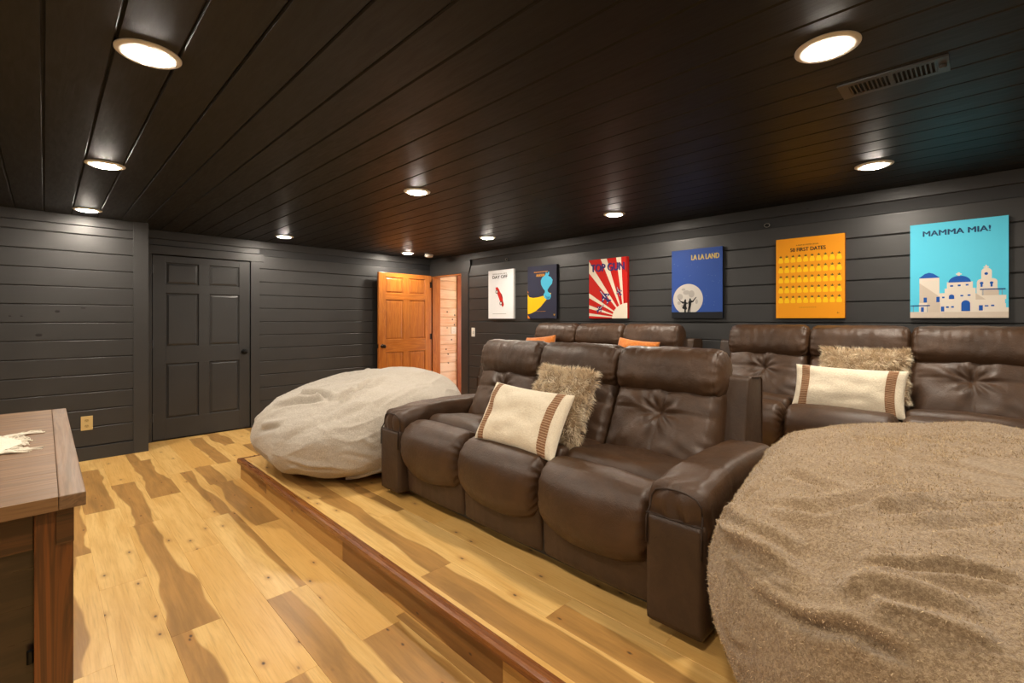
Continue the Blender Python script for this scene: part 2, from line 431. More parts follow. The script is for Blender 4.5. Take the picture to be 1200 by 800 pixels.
GROUT = plain('groove_shadow_gap', (0.02, 0.02, 0.021), 0.6)
def wall_boards(parent, mode, plane, a, b, zs, mat):
    """mode 'y-': wall facing -Y at y=plane, running in x from a to b; 'x-': facing -X at x=plane running in y"""
    for z0, z1 in zip(zs[:-1], zs[1:]):
        mb = MB()
        if mode == 'y-': mb.prism(board_profile(z1 - z0), lambda p, q, t: (t, -p, q), 0, b - a); loc = (a, plane, z0)
        elif mode == 'x-': mb.prism(board_profile(z1 - z0), lambda p, q, t: (-p, t, q), 0, b - a); loc = (plane, a, z0)
        elif mode == 'y+': mb.prism(board_profile(z1 - z0), lambda p, q, t: (t, p, q), 0, b - a); loc = (a, plane, z0)
        elif mode == 'x+': mb.prism(board_profile(z1 - z0), lambda p, q, t: (p, t, q), 0, b - a); loc = (plane, a, z0)
        o = mb.build('board', mat, parent); o.location = loc

ZS = [0.0] + [round(1.96 - 0.165 * k, 4) for k in range(11, -1, -1)] + [2.125, 2.21, CEIL]
ZS[1] = 0.145
ZB = [0.0, 0.13] + [round(1.96 - 0.165 * k, 4) for k in range(10, -1, -1)] + [2.125, 2.21]

# bumped-out back wall (left of the charcoal door)
w = MB(); w.box(XL - .1, 0.735, YF + 0.012, YB + .1, -0.05, CEIL + .05)
wl = w.build('wall_back_left', GROUT); tag(wl, 'charcoal plank wall left of the grey door, standing forward, with an outlet', 'wall', kind='structure')
wall_boards(wl, 'y-', YF + 0.012, XL, 0.628, ZB[1:], M['wall'])
mb = MB(); mb.box(0.624, 0.745, YF - 0.012, YF + 0.011, 0, CEIL); mb.build('corner_board', M['wall'], wl, bevel=0.002)
mb = MB(); mb.box(XL, 0.624, YF - 0.010, YF + 0.011, 0, 0.125); mb.build('base_board', M['wall'], wl, bevel=0.002)
mb = MB(); mb.box(XL, 0.624, YF - 0.010, YF + 0.011, 2.21, CEIL); mb.build('top_board', M['wall'], wl, bevel=0.002)
KN = plain('open_knot', (0.006, 0.005, 0.005), 0.7)
for (x, z, r, fx) in [(0.085, 1.403, 0.0115, 1.5), (-0.035, 1.19, 0.014, 1.6), (0.26, 1.437, 0.006, 3.2), (-0.21, 1.36, 0.005, 2.0), (-0.14, 1.36, 0.005, 2)]:
    mb = MB(); mb.lathe([(r, 0), (r * 0.7, 0.0012)], lambda X, Y, h: (x + X * fx, YF - 0.0001 - h, z + Y), 14)
    mb.build('knot', KN, wl)

# recessed back wall
w = MB(); w.box(0.735, 0.815, YB + 0.012, YB + .2, -0.05, CEIL + .05); w.box(1.80, XR + .1, YB + 0.012, YB + .2, -0.05, CEIL + .05)
w.box(0.815, 1.80, YB + 0.012, YB + .2, 2.04, CEIL + .05); w.box(0.815, 1.80, YB + 0.07, YB + .2, -0.05, 2.04)
wb = w.build('wall_back', GROUT); tag(wb, 'charcoal plank wall between the grey door and the corner', 'wall', kind='structure')
wall_boards(wb, 'y-', YB + 0.012, 1.89, XR, ZS[:-2], M['wall'])
mb = MB(); mb.box(0.745, XR, YB - 0.010, YB + 0.011, 2.21, CEIL); mb.build('top_board', M['wall'], wb, bevel=0.002)
wall_boards(wb, 'y-', YB + 0.012, 0.745, 1.89, [2.135, 2.21], M['wall'])

# poster wall
w = MB(); w.box(XR + 0.012, XR + .14, YN - .1, 5.50, -0.05, CEIL + .05); w.box(XR + 0.012, XR + .14, 5.50, YB + 0.012, 2.045, CEIL + .05)
w.box(XR + 0.012, XR + .14, 6.31, YB + 0.1, -.05, 2.045)
wr = w.build('wall_right', GROUT); tag(wr, 'charcoal plank wall behind the rear sofas carrying six canvases', 'wall', kind='structure')
wall_boards(wr, 'x-', XR + 0.012, YN, 5.355, ZS[:-2] , M['wall_y'])
mb = MB(); mb.box(XR - 0.010, XR + 0.011, YN, YB - .011, 2.21, CEIL); mb.build('top_board', M['wall_y'], wr, bevel=0.002)
for (y, z, r) in [(2.02, 1.55, 0.011), (5.32, 1.6, .008), (1.0, 2.236, .005), (0.86, 2.236, .005)]:
    mb = MB(); mb.lathe([(r, 0), (r * 0.7, 0.0012)], lambda X, Y, h: (XR - h - (0.0101 if z > 2.21 else 0.0001), y + X * 1.3, z + Y), 14)
    mb.build('knot', KN, wr)

# walls outside the frame
w = MB(); w.box(XL - .12, XL - 0.012, YN - .1, YF + .05, -.05, CEIL + .05)
w1 = w.build('wall_left', GROUT); tag(w1, 'charcoal plank wall behind the table, outside the picture', 'wall', kind='structure')
wall_boards(w1, 'x+', XL - 0.012, YN, YF, ZS[:-1], M['wall_y'])
w = MB(); w.box(XL - .1, XR + .1, YN - .12, YN - 0.012, -.05, CEIL + .05)
w2 = w.build('wall_front', GROUT); tag(w2, 'charcoal plank wall behind the camera', 'wall', kind='structure')
wall_boards(w2, 'y+', YN - 0.012, XL, XR, ZS[:-1], M['wall'])

# ceiling boards run along Y
cb = MB(); cb.box(XL - .1, XR + .14, YN - .1, YB + .1, CEIL + 0.012, CEIL + 0.12)
ce = cb.build('ceiling', GROUT); tag(ce, 'black painted tongue-and-groove board ceiling', 'ceiling', kind='structure')
x = -0.004 - 0.178 * 15
while x < XR - 0.01:
    x1 = min(x + 0.178, XR)
    mb = MB(); mb.prism(board_profile(x1 - x, 0.012, 0.0055), lambda p, q, t: (q, t, -p), 0, YB - YN)
    o = mb.build('board', M['ceil'], ce); o.location = (x, YN, CEIL + 0.012)
    x += 0.178

# ------------------------------------------------------------------ doors
def six_panel(name, origin, rz, w, h, mat_s, mat_r, label, knob_mat, knob_x, hinge_x, hinge_mat):
    """local frame: x across (0..w), front face at y=0 looking -y, z up"""
    e = empty(name, origin, label, 'door', kind='structure', rz=rz)
    st, t = 0.115, 0.036
    rails = [(0.0, 0.22), (0.83, 1.015), (1.61, 1.705), (1.945, h)]
    cx0, cx1 = w / 2 - 0.052, w / 2 + 0.052
    mb = MB()
    for a, b in ((0, st), (w - st, w)): mb.box(a, b, 0, t, 0, h)
    mb.build('stile', mat_s, e, bevel=0.0025)
    for a, b in rails:
        mb = MB(); mb.box(st, w - st, 0.0002, t - .0002, a, b); mb.build('rail', mat_r, e, bevel=0.0015)
    zz = [(0.22, 0.83), (1.015, 1.61), (1.705, 1.945)]
    for a, b in zz:
        mb = MB(); mb.box(cx0, cx1, 0.0004, t - .0004, a, b); mb.build('mullion', mat_s, e, bevel=0.0015)
    for a, b in zz:
        for p, q in ((st, cx0), (cx1, w - st)):
            mb = MB()
            k = 0.030; d0, d1 = 0.013, 0.004
            # sloping moulding, then a raised field
            def ring(i, y): return [(p + i, y, a + i), (q - i, y, a + i), (q - i, y, b - i), (p + i, y, b - i)]
            rs = [ring(0, 0.001), ring(0.007, d0), ring(0.012, d0), ring(k, d1), ]
            V = sum(rs, [])
            F = []
            for r_ in range(3):
                for j in range(4): F.append((r_*4+j, r_*4+(j+1)%4, (r_+1)*4+(j+1)%4, (r_+1)*4+j))
            F.append((12, 13, 14, 15))
            bk = ring(0, t - 0.01); V += bk
            F.append((19, 18, 17, 16))
            for j in range(4): F.append((j, 16 + j, 16 + (j + 1) % 4, (j + 1) % 4))
            mb.add(V, F); mb.build('panel', mat_s, e)
    # knob
    prof = [(0.030, 0), (0.030, 0.006), (0.012, 0.010), (0.011, 0.030), (0.022, 0.038), (0.028, 0.050), (0.026, 0.062), (0.014, 0.068)]
    mb = MB(); mb.lathe(prof, lambda X, Y, hh: (knob_x + X, -hh, 0.925 + Y), 24)
    k = mb.build('knob', knob_mat, e, smooth=True)
    mb = MB(); xe = w if knob_x > w / 2 else 0
    mb.box(xe - 0.0015, xe + 0.0015, 0.006, 0.030, 0.895, 0.955); mb.build('latch_plate', knob_mat, e)
    for z in (0.2, 1.0, 1.82):
        mb = MB(); mb.lathe([(0.007, 0), (0.007, 0.09)], lambda X, Y, hh: (hinge_x + X, -0.006 + Y, z + hh), 10)
        mb.box(hinge_x - (0.0 if hinge_x < w/2 else 0.03), hinge_x + (0.03 if hinge_x < w / 2 else 0.0), -0.0015, 0.0, z, z + 0.09)
        mb.build('hinge', hinge_mat, e)
    return e

six_panel('door_1', (0.828, YB + 0.004, 0.012), 0, 0.955, 2.018, M['doorpaint'], M['doorpaint'],
          'closed charcoal six-panel door with black knob beside the forward wall', M['black'], 0.955 - 0.065, 0.0, M['doorpaint'])
# casing
def trim(name, boxes, mat, label, bev=0.002):
    mb = MB()
    for b in boxes: mb.box(*b)
    o = mb.build(name, mat, None, bevel=bev); tag(o, label, 'trim', kind='structure'); return o
trim('trim_1', [(0.745, 0.822, YB - 0.010, YB + 0.0115, 0, 2.042), (1.792, 1.89, YB - 0.010, YB + 0.0115, 0, 2.042), (0.745, 1.935, YB - 0.014, YB + 0.0115, 2.0425, 2.134)],
     M['wall'], 'charcoal casing around the closed grey door')
# orange door, standing open in front of the back wall
six_panel('door_2', (3.435, 6.175, 0.012), R(0.6), 0.93, 2.008, M['orange'], M['orange_x'],
          'open varnished orange pine six-panel door standing in the far corner', M['bronze'], 0.062, 0.93, M['bronze'])
# doorway to the hall (in the poster wall)
mb = MB(); mb.box(XR - 0.012, XR + 0.14, 6.252, 6.309, 0, 2.02); mb.box(XR - 0.004, XR + .14, 5.525, 6.252, 2.008, 2.045)
mb.box(XR + 0.012, XR + .14, 5.501, 5.528, 0, 2.008)
o = mb.build('trim_2', M['orange'], None, bevel=0.002); tag(o, 'orange pine door jamb of the hallway opening', 'trim', kind='structure')
mb = MB(); mb.box(XR - 0.010, XR + 0.0115, 5.36, 5.524, 0, 2.021)
mb.prism([(5.36 - .05, 2.2095), (5.36 - .05, 2.125), (5.36 - 0.015, 2.021), (6.33, 2.021), (6.33, 2.2095)], lambda p, q, t: (t, p, q), XR - 0.013, XR + 0.0115)
o = mb.build('trim_3', M['wall_y'], None, bevel=0.002); tag(o, 'charcoal casing around the hallway opening by the orange door', 'trim', kind='structure')

# hallway beyond
HX = 7.2
mb = MB(); mb.box(XR + 0.14, HX, 6.472, 6.6, -0.05, CEIL + .1)
wh = mb.build('wall_hallway', M['knotty']); tag(wh, 'pale knotty pine board wall seen through the open doorway', 'wall', kind='structure')
for i, z in enumerate(np.arange(0.125, 2.3, 0.155)):
    mb = MB(); mb.prism(board_profile(0.155, 0.02, 0.007), lambda p, q, t: (t, -p, q), 0, 0.50)
    o = mb.build('board', M['knotty'], wh); o.location = (XR + 0.14, 6.472, z)
mb = MB(); mb.box(XR + .14, HX + .1, 3.9, 6.6, -0.1, -0.0005)
o = mb.build('floor_hallway', m_wood('pink_hall_floor', (0.62, 0.42, 0.33), (0.48, 0.30, 0.22), 1, 0.35)); tag(o, 'pinkish wooden floor of the hallway', 'floor', kind='structure')
mb = MB(); mb.box(HX, HX + .1, 3.9, 6.6, -.05, CEIL + .1); mb.box(XR + .14, HX, 3.8, 3.9, -.05, CEIL + .1)
o = mb.build('wall_hallway_end', M['knotty']); tag(o, 'pine wall closing the hallway, outside the view', 'wall', kind='structure')
mb = MB(); mb.box(XR + .14, HX + .1, 3.9, 6.6, CEIL + .05, CEIL + .15)
o = mb.build('ceiling_hallway', M['plaster']); tag(o, 'pale ceiling of the hallway', 'ceiling', kind='structure')
trim('trim_4', [(XR + .14, 5.09, 6.44, 6.4515, 0, 0.115), (5.09, 5.26, 6.43, 6.4515, 0, 2.2)], M['redjamb'], 'reddish pine trim on the hallway wall')
# hall lamp (a small flush ceiling light)
hl = empty('ceiling_light', (5.35, 5.6, CEIL + .05), 'round flush light on the hallway ceiling beyond the doorway', 'light')
mb = MB(); mb.lathe([(0.12, 0), (0.12, -0.02), (0.09, -0.03)], lambda X, Y, h: (X, Y, h), 28); mb.build('trim_ring', M['trimwhite'], hl)
g = G('hall_lens'); mh = g.set(col=c4(.9,.9,.9), emc=c4(1, 0.76, 0.42), ems=150.0)
mb = MB(); mb.lathe([(0.088, -0.0301), (0.07, -0.045), (0.03, -0.052)], lambda X, Y, h: (X, Y, h), 28); mb.build('lens', mh, hl)
# daylight from the hall's window, low and to the side
hw = MB(); hw.box(HX - 0.012, HX - 0.002, 4.6, 5.7, 0.5, 1.7)
g = G('hall_window_glow'); hwm = g.set(col=c4(.5,.5,.5), emc=c4(1.0, 0.92, 0.90), ems=13.0)
o = hw.build('window_1', hwm); tag(o, 'bright window of the hallway, outside the view', 'window', kind='structure')

# ------------------------------------------------------------------ downlights
LG = [('left', [(0.27, 2.15), (0.27, 3.88), (0.27, 5.59), (0.27, 0.40), (0.27, -1.6)]),
      ('mid', [(1.99, 5.76), (2.0, 3.02), (1.975, 0.385), (2.0, -1.9)]),
      ('right', [(3.71, 4.12), (3.755, 5.91), (3.715, 2.38), (3.69, 0.47), (3.7, -1.5)]),
      ('far', [(-1.6, 4.6), (-1.6, 2.2), (-1.6, -0.3)])]
LL = {(0.27, 2.15): 'downlight nearest the camera at the upper left, above the lower floor',
      (0.27, 3.88): 'middle downlight of the left row, second from the forward wall',
      (0.27, 5.59): 'downlight washing the forward charcoal wall, last of the left row',
      (1.99, 5.76): 'downlight in front of the closed grey door casing and back wall',
      (2.0, 3.02): 'downlight above the step between grey beanbag and front sofa',
      (1.975, 0.385): 'downlight beside the ceiling vent at the upper right',
      (3.71, 4.12): 'downlight above the white car canvas near the hallway',
      (3.755, 5.91): 'farthest downlight in the corner in front of the orange door',
      (3.715, 2.38): 'downlight in front of the blue moon canvas',
      (3.69, 0.47): 'downlight above the right rear sofa, in front of the orange and turquoise canvases'}
def downlight(x, y):
    lab = LL.get((x, y), {-1: 'recessed downlight behind the camera', 0: 'recessed downlight outside the picture to the left'}.get(-1 if y < 0.5 else 0))
    e = empty('ceiling_light', (x, y, CEIL), lab, 'light', 'recessed downlights')
    mb = MB(); mb.lathe([(0.100, 0.0), (0.100, -0.003), (0.094, -0.007), (0.068, -0.011), (0.066, -0.008)], lambda X, Y, h: (X, Y, h), 48)
    mb.build('trim_ring', M['trimwhite'], e, smooth=True)
    mb = MB(); mb.lathe([(0.066, -0.0085), (0.060, -0.0125), (0.045, -0.015), (0.02, -0.0165)], lambda X, Y, h: (X, Y, h), 40)
    mb.build('lens', M['lens'], e, smooth=True)
for _, pts in LG:
    for p in pts: downlight(*p)

# smoke alarm
sd = MB(); sd.lathe([(0.060, 0), (0.060, -0.012), (0.055, -0.035), (0.03, -0.042)], lambda X, Y, h: (4.08 + X, 5.84 + Y, CEIL + h), 28)
tag(sd.build('smoke_alarm', M['white'], None, smooth=False, bevel=0.001), 'small white smoke alarm on the ceiling in the far corner', 'smoke alarm')

# ceiling vent
ve = empty('ceiling_vent', (2.405, 0.25, CEIL), 'charcoal slotted air vent set in the ceiling beside the downlight', 'vent')
mb = MB()
for (a, b, c, d) in [(-0.075, -0.05, -0.17, 0.17), (0.05, 0.075, -0.17, 0.17), (-0.05, 0.05, -0.17, -0.135), (-0.05, 0.05, 0.135, 0.17), (-0.05, 0.05, -0.008, 0.008)]:
    mb.box(a, b, c, d, -0.008, -0.0005)
mb.build('frame', M['ventpaint'], ve)
mb = MB(); mb.box(-0.05, 0.05, -0.135, 0.135, -0.0012, -0.0004); mb.build('backing', M['ventdark'], ve)
for s in (-1, 1):
    for k in range(9):
        y = s * (0.008 + 0.0141 * (k + 0.75))
        mb = MB(); mb.box(-0.05, 0.05, -0.0025, 0.0025, -0.007, -0.001)
        o = mb.build('slat', M['ventpaint'], ve); o.location = (0, y, 0); o.rotation_euler = (0, 0, 0)
mb = MB(); mb.lathe([(0.012, -0.008), (0.012, -0.016), (0.008, -0.02)], lambda X, Y, h: (X, Y - 0.152, h), 12); mb.build('lever', M['ventpaint'], ve)

# outlet, switch, hooks
def plate(name, loc, rz, label, cat, mat, mat2, w=0.072, h=0.118, toggle=False):
    e = empty(name, loc, label, cat, rz=rz)
    mb = MB(); mb.box(-w/2, w/2, -0.006, 0, -h/2, h/2); mb.build('plate', mat, e, bevel=0.002)
    if toggle:
        mb = MB(); mb.box(-0.006, 0.006, -0.016, -0.006, -0.012, 0.012); mb.build('toggle', mat2, e, bevel=0.002)
        mb = MB(); mb.box(-0.008, 0.008, -0.007, -0.0055, -0.018, 0.018); mb.build('slot', M['slot'], e)
    else:
        for s in (-1, 1):
            mb = MB(); mb.lathe([(0.017, 0.006), (0.016, 0.0085)], lambda X, Y, hh: (X, -hh, Y * 0.82 + s * 0.026), 20); so = mb.build('socket', mat2, e)
            mb = MB()
            for dx in (-0.006, 0.006): mb.box(dx - 0.0012, dx + 0.0012, -0.0090, -0.0084, s * 0.026 - 0.001, s * 0.026 + 0.008)
            mb.lathe([(0.0025, 0.0084), (0.0025, 0.009)], lambda X, Y, hh: (X, -hh, Y + s * 0.026 - 0.008), 8)
            mb.build('slots', M['slot'], so)
    return e
plate('wall_outlet', (0.283, YF - 0.0002, 0.352), 0, 'cream electrical outlet low on the forward charcoal wall', 'outlet', M['ivory'], M['ivory2'], 0.084, 0.132)
plate('light_switch', (XR - 0.0002, 5.25, 1.142), R(-90), 'white light switch on the charcoal wall beside the hallway opening', 'switch', M['white'], M['white'], 0.075, 0.13, True)
plate('wall_outlet', (5.02, 6.4518, 1.14), 0, 'white double outlet on the knotty pine hallway wall', 'outlet', M['white'], M['white'], 0.11, 0.12)
def hook(y, z, s, label):
    e = empty('wall_hook', (XR - 0.0003, y, z), label, 'hook', 'metal rings on the poster wall')
    mb = MB(); mb.tube([(-0.006, s * 1.35 * math.cos(t), s * math.sin(t)) for t in np.linspace(0, 2 * math.pi, 25)], 0.0028, 6)
    mb.build('ring', plain('dull_steel', (0.45, 0.43, 0.40), 0.35, 0.9), e, smooth=True)
    mb = MB(); mb.lathe([(s * 0.5, 0), (s * 0.4, 0.010)], lambda X, Y, h: (-h, X, Y), 14); mb.build('boss', M['black'], e)
hook(1.308, 2.147, 0.016, 'small oval metal ring on the wall left of the orange canvas')
hook(4.549, 2.143, 0.016, 'small oval metal ring on the wall above the white car canvas')

# ------------------------------------------------------------------ canvases
def rgb(r, g, b):
    def f(c):
        c /= 255.0
        return c / 12.92 if c <= 0.04045 else ((c + 0.055) / 1.055) ** 2.4
    return (f(r), f(g), f(b))
INK = {}
def ink(r, g, b):
    k = (r, g, b)
    if k not in INK:
        gg = G('print_%d_%d_%d' % k)
        c = rgb(*k)
        t = gg.noise(gg.obj(), 320, 2)
        INK[k] = gg.set(col=c4(*c), rough=0.6, nor=gg.bump(t, 0.25, 0.002), spec=0.25)
    return INK[k]

class Canvas:
    def __init__(s, ytop, w, face, side, label, d=0.034, z0=1.34, h=0.665, group='movie canvases'):
        s.w, s.h, s.d = w, h, d
        s.e = empty('canvas_print', (XR - 0.0002, ytop, z0), label, 'canvas', 'canvases along the charcoal wall')
        mb = MB(); mb.box(-d, 0, -w, 0, 0, h, 0)
        o = mb.build('canvas', None, s.e)
        o.data.materials.append(ink(*side)); o.data.materials.append(ink(*face))
        for p in o.data.polygons:
            if p.normal.x < -0.9: p.material_index = 1
        s.lay = 0
    def P(s, u, v, k=None):
        return (-s.d - 0.0004 * (k if k is not None else s.lay) - 0.0002, -u, v)
    def poly(s, name, polys, col, layer=1):
        V = []; F = []
        for ip, pl in enumerate(polys):
            b = len(V)
            V += [s.P(max(0, min(s.w, u)), max(0, min(s.h, v)), layer + 0.04 * ip) for u, v in pl]; F.append(tuple(range(b, b + len(pl))))
        me = bpy.data.meshes.new(name); me.from_pydata(V, [], F)
        # face the room
        bm = bmesh.new(); bm.from_mesh(me)
        for f in bm.faces:
            f.normal_update()
            if f.normal.x > 0: f.normal_flip()
        bmesh.ops.triangulate(bm, faces=bm.faces)
        bm.to_mesh(me); bm.free()
        o = link(name, me, ink(*col), s.e)
        if len(polys) > 1: o['kind'] = 'stuff'
        return o
    def text(s, body, u0, v0, width, height, col, layer=3, name='lettering', bold=0.0, thick=0.05):
        bold = 0.0
        cu = bpy.data.curves.new('t', 'FONT'); cu.body = body; cu.size = 1.0; cu.offset = bold; cu.resolution_u = 3
        to = bpy.data.objects.new('t', cu); COL.objects.link(to)
        bpy.context.view_layer.update()
        dg = bpy.context.evaluated_depsgraph_get()
        me = bpy.data.meshes.new_from_object(to.evaluated_get(dg))
        bpy.data.objects.remove(to)
        co = np.array([v.co[:] for v in me.vertices])
        mn, mx = co.min(0), co.max(0)
        for v in me.vertices:
            u = u0 + (v.co.x - mn[0]) / (mx[0] - mn[0]) * width
            w = v0 + (v.co.y - mn[1]) / (mx[1] - mn[1]) * height
            v.co = s.P(u, w, layer)
        me.materials.clear(); me.name = name
        if thick:
            bm = bmesh.new(); bm.from_mesh(me); bm2 = list(bm.verts) + list(bm.edges) + list(bm.faces)
            for k in range(2):
                r_ = bmesh.ops.duplicate(bm, geom=bm2)
                for v in r_['geom']:
                    if isinstance(v, bmesh.types.BMVert): v.co += Vector((-0.00005 * (k + 1), thick * height * (1 if k else -1), thick * height * 0.5 * (1 if k else -1)))
            bm.to_mesh(me); bm.free()
        return link(name, me, ink(*col), s.e)
def circ(cx, cy, r, n=32, a0=0, a1=360, ry=None):
    ry = ry or r
    return [(cx + r * math.cos(R(a0 + (a1 - a0) * i / n)), cy + ry * math.sin(R(a0 + (a1 - a0) * i / n))) for i in range(n + (0 if a1 - a0 == 360 else 1))]
def rot(pl, cx, cy, a, s=1.0):
    c, q = math.cos(R(a)) * s, math.sin(R(a)) * s
    return [(cx + x * c - y * q, cy + x * q + y * c) for x, y in pl]
def rect(a, b, c, d): return [(a, c), (b, c), (b, d), (a, d)]

# 1 white canvas, red car
c = Canvas(4.885, 0.497, (240, 242, 246), (214, 214, 212), 'white canvas with a small red sports car, nearest the doorway')
c.text("FERRIS BUELLER'S", 0.09, 0.605, 0.28, 0.017, (150, 148, 146))
c.text('DAY OFF', 0.09, 0.55, 0.29, 0.042, (45, 44, 46), bold=0.01)
body = [(-.150, -.02), (-.145, .015), (-.10, .030), (-.05, .034), (-.01, .048), (.04, .044), (.07, .030), (.13, .022), (.150, .0), (.148, -.022), (.10, -.026), (-.11, -.028)]
A = -63
c.poly('car', [rot(body, 0.235, 0.30, A)], (196, 32, 24), 1)
c.poly('wheel', [rot(circ(-.09, -.024, .026, 18), 0.235, 0.30, A), rot(circ(.09, -.024, .026, 18), 0.235, 0.30, A)], (40, 60, 55), 2)
c.poly('wheel_hub', [rot(circ(-.09, -.024, .017, 14), 0.235, 0.30, A), rot(circ(.09, -.024, .017, 14), 0.235, 0.30, A)], (220, 222, 220), 3)
c.poly('cockpit', [rot([(-.02, .030), (-.01, .044), (.03, .040), (.045, .026)], 0.235, 0.30, A)], (90, 20, 20), 2)
c.poly('small_print', [rect(0.09 + .03 * k, 0.115 + .03 * k, 0.062, 0.068) for k in range(9)], (150, 148, 146), 1)

# 2 dark blue canvas with yellow spout and blue plume
c = Canvas(4.128, 0.482, (44, 46, 66), (16, 17, 24), 'dark navy canvas with a yellow lamp spout and blue smoke')
c.text('ALADDIN', 0.15, 0.530, 0.14, 0.030, (214, 150, 46), bold=0.02)
c.poly('small_print', [rect(0.11 + .026 * k, 0.13 + .026 * k, 0.580, 0.590) for k in range(9)] + [rect(0.15 + .02 * k, 0.165 + .02 * k, 0.088, 0.093) for k in range(8)], (196, 130, 40), 1)
sp = [(0, 0.055), (0, 0.315), (.03, .275), (.09, .262), (.18, .268), (.27, .285), (.36, .315), (.395, .315), (.385, .285), (.33, .245), (.28, .20), (.22, .145), (.14, .095), (.06, .065)]
c.poly('lamp_spout', [sp], (238, 190, 20), 1)
c.poly('corner_mark', [[(0, 0), (.045, 0), (0, .045)], [(0, .33), (.014, .33), (0, .36)]], (222, 130, 30), 1)
pl_ = [(.33, .235), (.285, .255), (.27, .30), (.29, .32), (.295, .345), (.265, .375), (.23, .425), (.225, .475), (.25, .515), (.30, .54), (.315, .585), (.325, .555), (.36, .582), (.362, .55),
       (.345, .53), (.39, .51), (.42, .475), (.41, .43), (.37, .395), (.335, .355), (.345, .33), (.38, .31), (.395, .275), (.375, .24)]
c.poly('smoke_plume', [pl_], (74, 178, 214), 2)
c.poly('smoke_shade', [[(.29, .30), (.33, .27), (.385, .27), (.36, .245), (.32, .245)]], (40, 132, 176), 3)
c.poly('maker_mark', [[(.43, .055), (.46, .055), (.445, .03)]], (206, 150, 50), 1)

# 3 red and cream sunburst
c = Canvas(3.166, 0.498, (196, 26, 16), (196, 26, 16), 'red and cream sunburst canvas with navy jets')
rays = []
for a, hw in [(5.5, 1.9), (16, 2.3), (29.5, 2.6), (51.5, 3.2), (68.5, 3.0), (84, 2.6)]:
    for (s_, e_) in [(a - hw, a + hw)]:
        def hit(t):
            t = R(t); dx, dy = -math.cos(t), math.sin(t)
            k = min(0.46 / max(-dx, 1e-6), 0.665 / max(dy, 1e-6)) if True else 1
            return (0.46 + dx * k, dy * k)
        p0, p1 = hit(s_), hit(e_)
        pl = [(0.46, 0.0), p0]
        if p0[0] < 1e-4 and p1[1] > 0.6649 and p1[0] > 0.0: pl.append((0.0, 0.665))
        pl.append(p1); rays.append(pl)
c.poly('sun_rays', rays, (232, 218, 196), 1)
c.poly('sun', [circ(0.498, 0.0, 0.19, 24, 90, 180, ry=0.165) + [(0.498, 0)]], (236, 224, 204), 2)
c.text('TOP GUN', 0.03, 0.525, 0.43, 0.085, (54, 44, 104), thick=0.07)
c.poly('edge_stripe', [rect(0.478, 0.498, 0.50, 0.665)], (150, 20, 20), 2)
jet = [(0, 1.0), (.10, .6), (.13, .25), (.60, -.25), (.60, -.40), (.15, -.30), (.13, -.62), (.34, -.85), (.34, -.98), (0, -.86), (-.34, -.98), (-.34, -.85), (-.13, -.62), (-.15, -.30), (-.60, -.40), (-.60, -.25), (-.13, .25), (-.10, .6)]
for (u, v, sz, an) in [(.205, .25, .105, 42), (.155, .115, .068, -50), (.39, .30, .062, 25)]:
    c.poly('jet', [rot(jet, u, v, an, sz)], (52, 44, 104), 3)
    c.poly('jet_marks', [rot(rect(-.04, .04, -.2, .7), u, v, an, sz), rot(rect(.2, .42, -.26, -.16), u, v, an, sz), rot(rect(-.42, -.2, -.26, -.16), u, v, an, sz), rot(rect(-.25, -.12, -.85, -.75), u, v, an, sz)], (226, 214, 200), 4)

# 4 blue canvas, moon and dancing couple
c = Canvas(2.166, 0.492, (44, 76, 150), (20, 22, 28), 'blue canvas with a large pale moon and a dancing couple in silhouette')
c.poly('moon', [circ(0.163, 0.185, 0.148, 40)], (198, 192, 184), 1)
c.poly('moon_patch', [circ(.15, .25, .035, 14, ry=.022), circ(.20, .235, .03, 12, ry=.035), circ(.085, .21, .03, 12), circ(.12, .28, .02, 10, ry=.012), circ(.075, .15, .018, 10), circ(.25, .16, .014, 10, ry=.024), circ(.11, .12, .012, 10)], (168, 162, 156), 2)
c.poly('ground', [rect(0, 0.492, 0, 0.060)], (24, 25, 30), 3)
she = [(.128, .06), (.130, .085), (.105, .098), (.118, .125), (.125, .145), (.095, .168), (.072, .192), (.070, .187), (.092, .160), (.118, .138), (.125, .160), (.128, .172), (.134, .184), (.142, .186), (.148, .178), (.146, .168), (.150, .155), (.160, .150), (.168, .158), (.163, .140), (.152, .140), (.148, .120), (.158, .092), (.146, .083), (.146, .06)]
he = [(.160, .06), (.166, .095), (.172, .125), (.168, .150), (.172, .165), (.178, .172), (.180, .190), (.188, .194), (.196, .188), (.194, .174), (.212, .168), (.228, .190), (.245, .205), (.250, .200), (.232, .178), (.218, .155), (.200, .150), (.196, .120), (.190, .09), (.188, .06), (.180, .06), (.180, .10), (.174, .06)]
c.poly('dancing_couple', [she, he], (18, 18, 20), 4)
c.text('LA LA LAND', 0.200, 0.560, 0.262, 0.048, (206, 180, 96), bold=0.015)
rs = random.Random(3)
c.poly('stars', [rect(u, u + .003, v, v + .003) for u, v in [(rs.uniform(.02, .47), rs.uniform(.1, .62)) for _ in range(40)]], (160, 176, 206), 0)

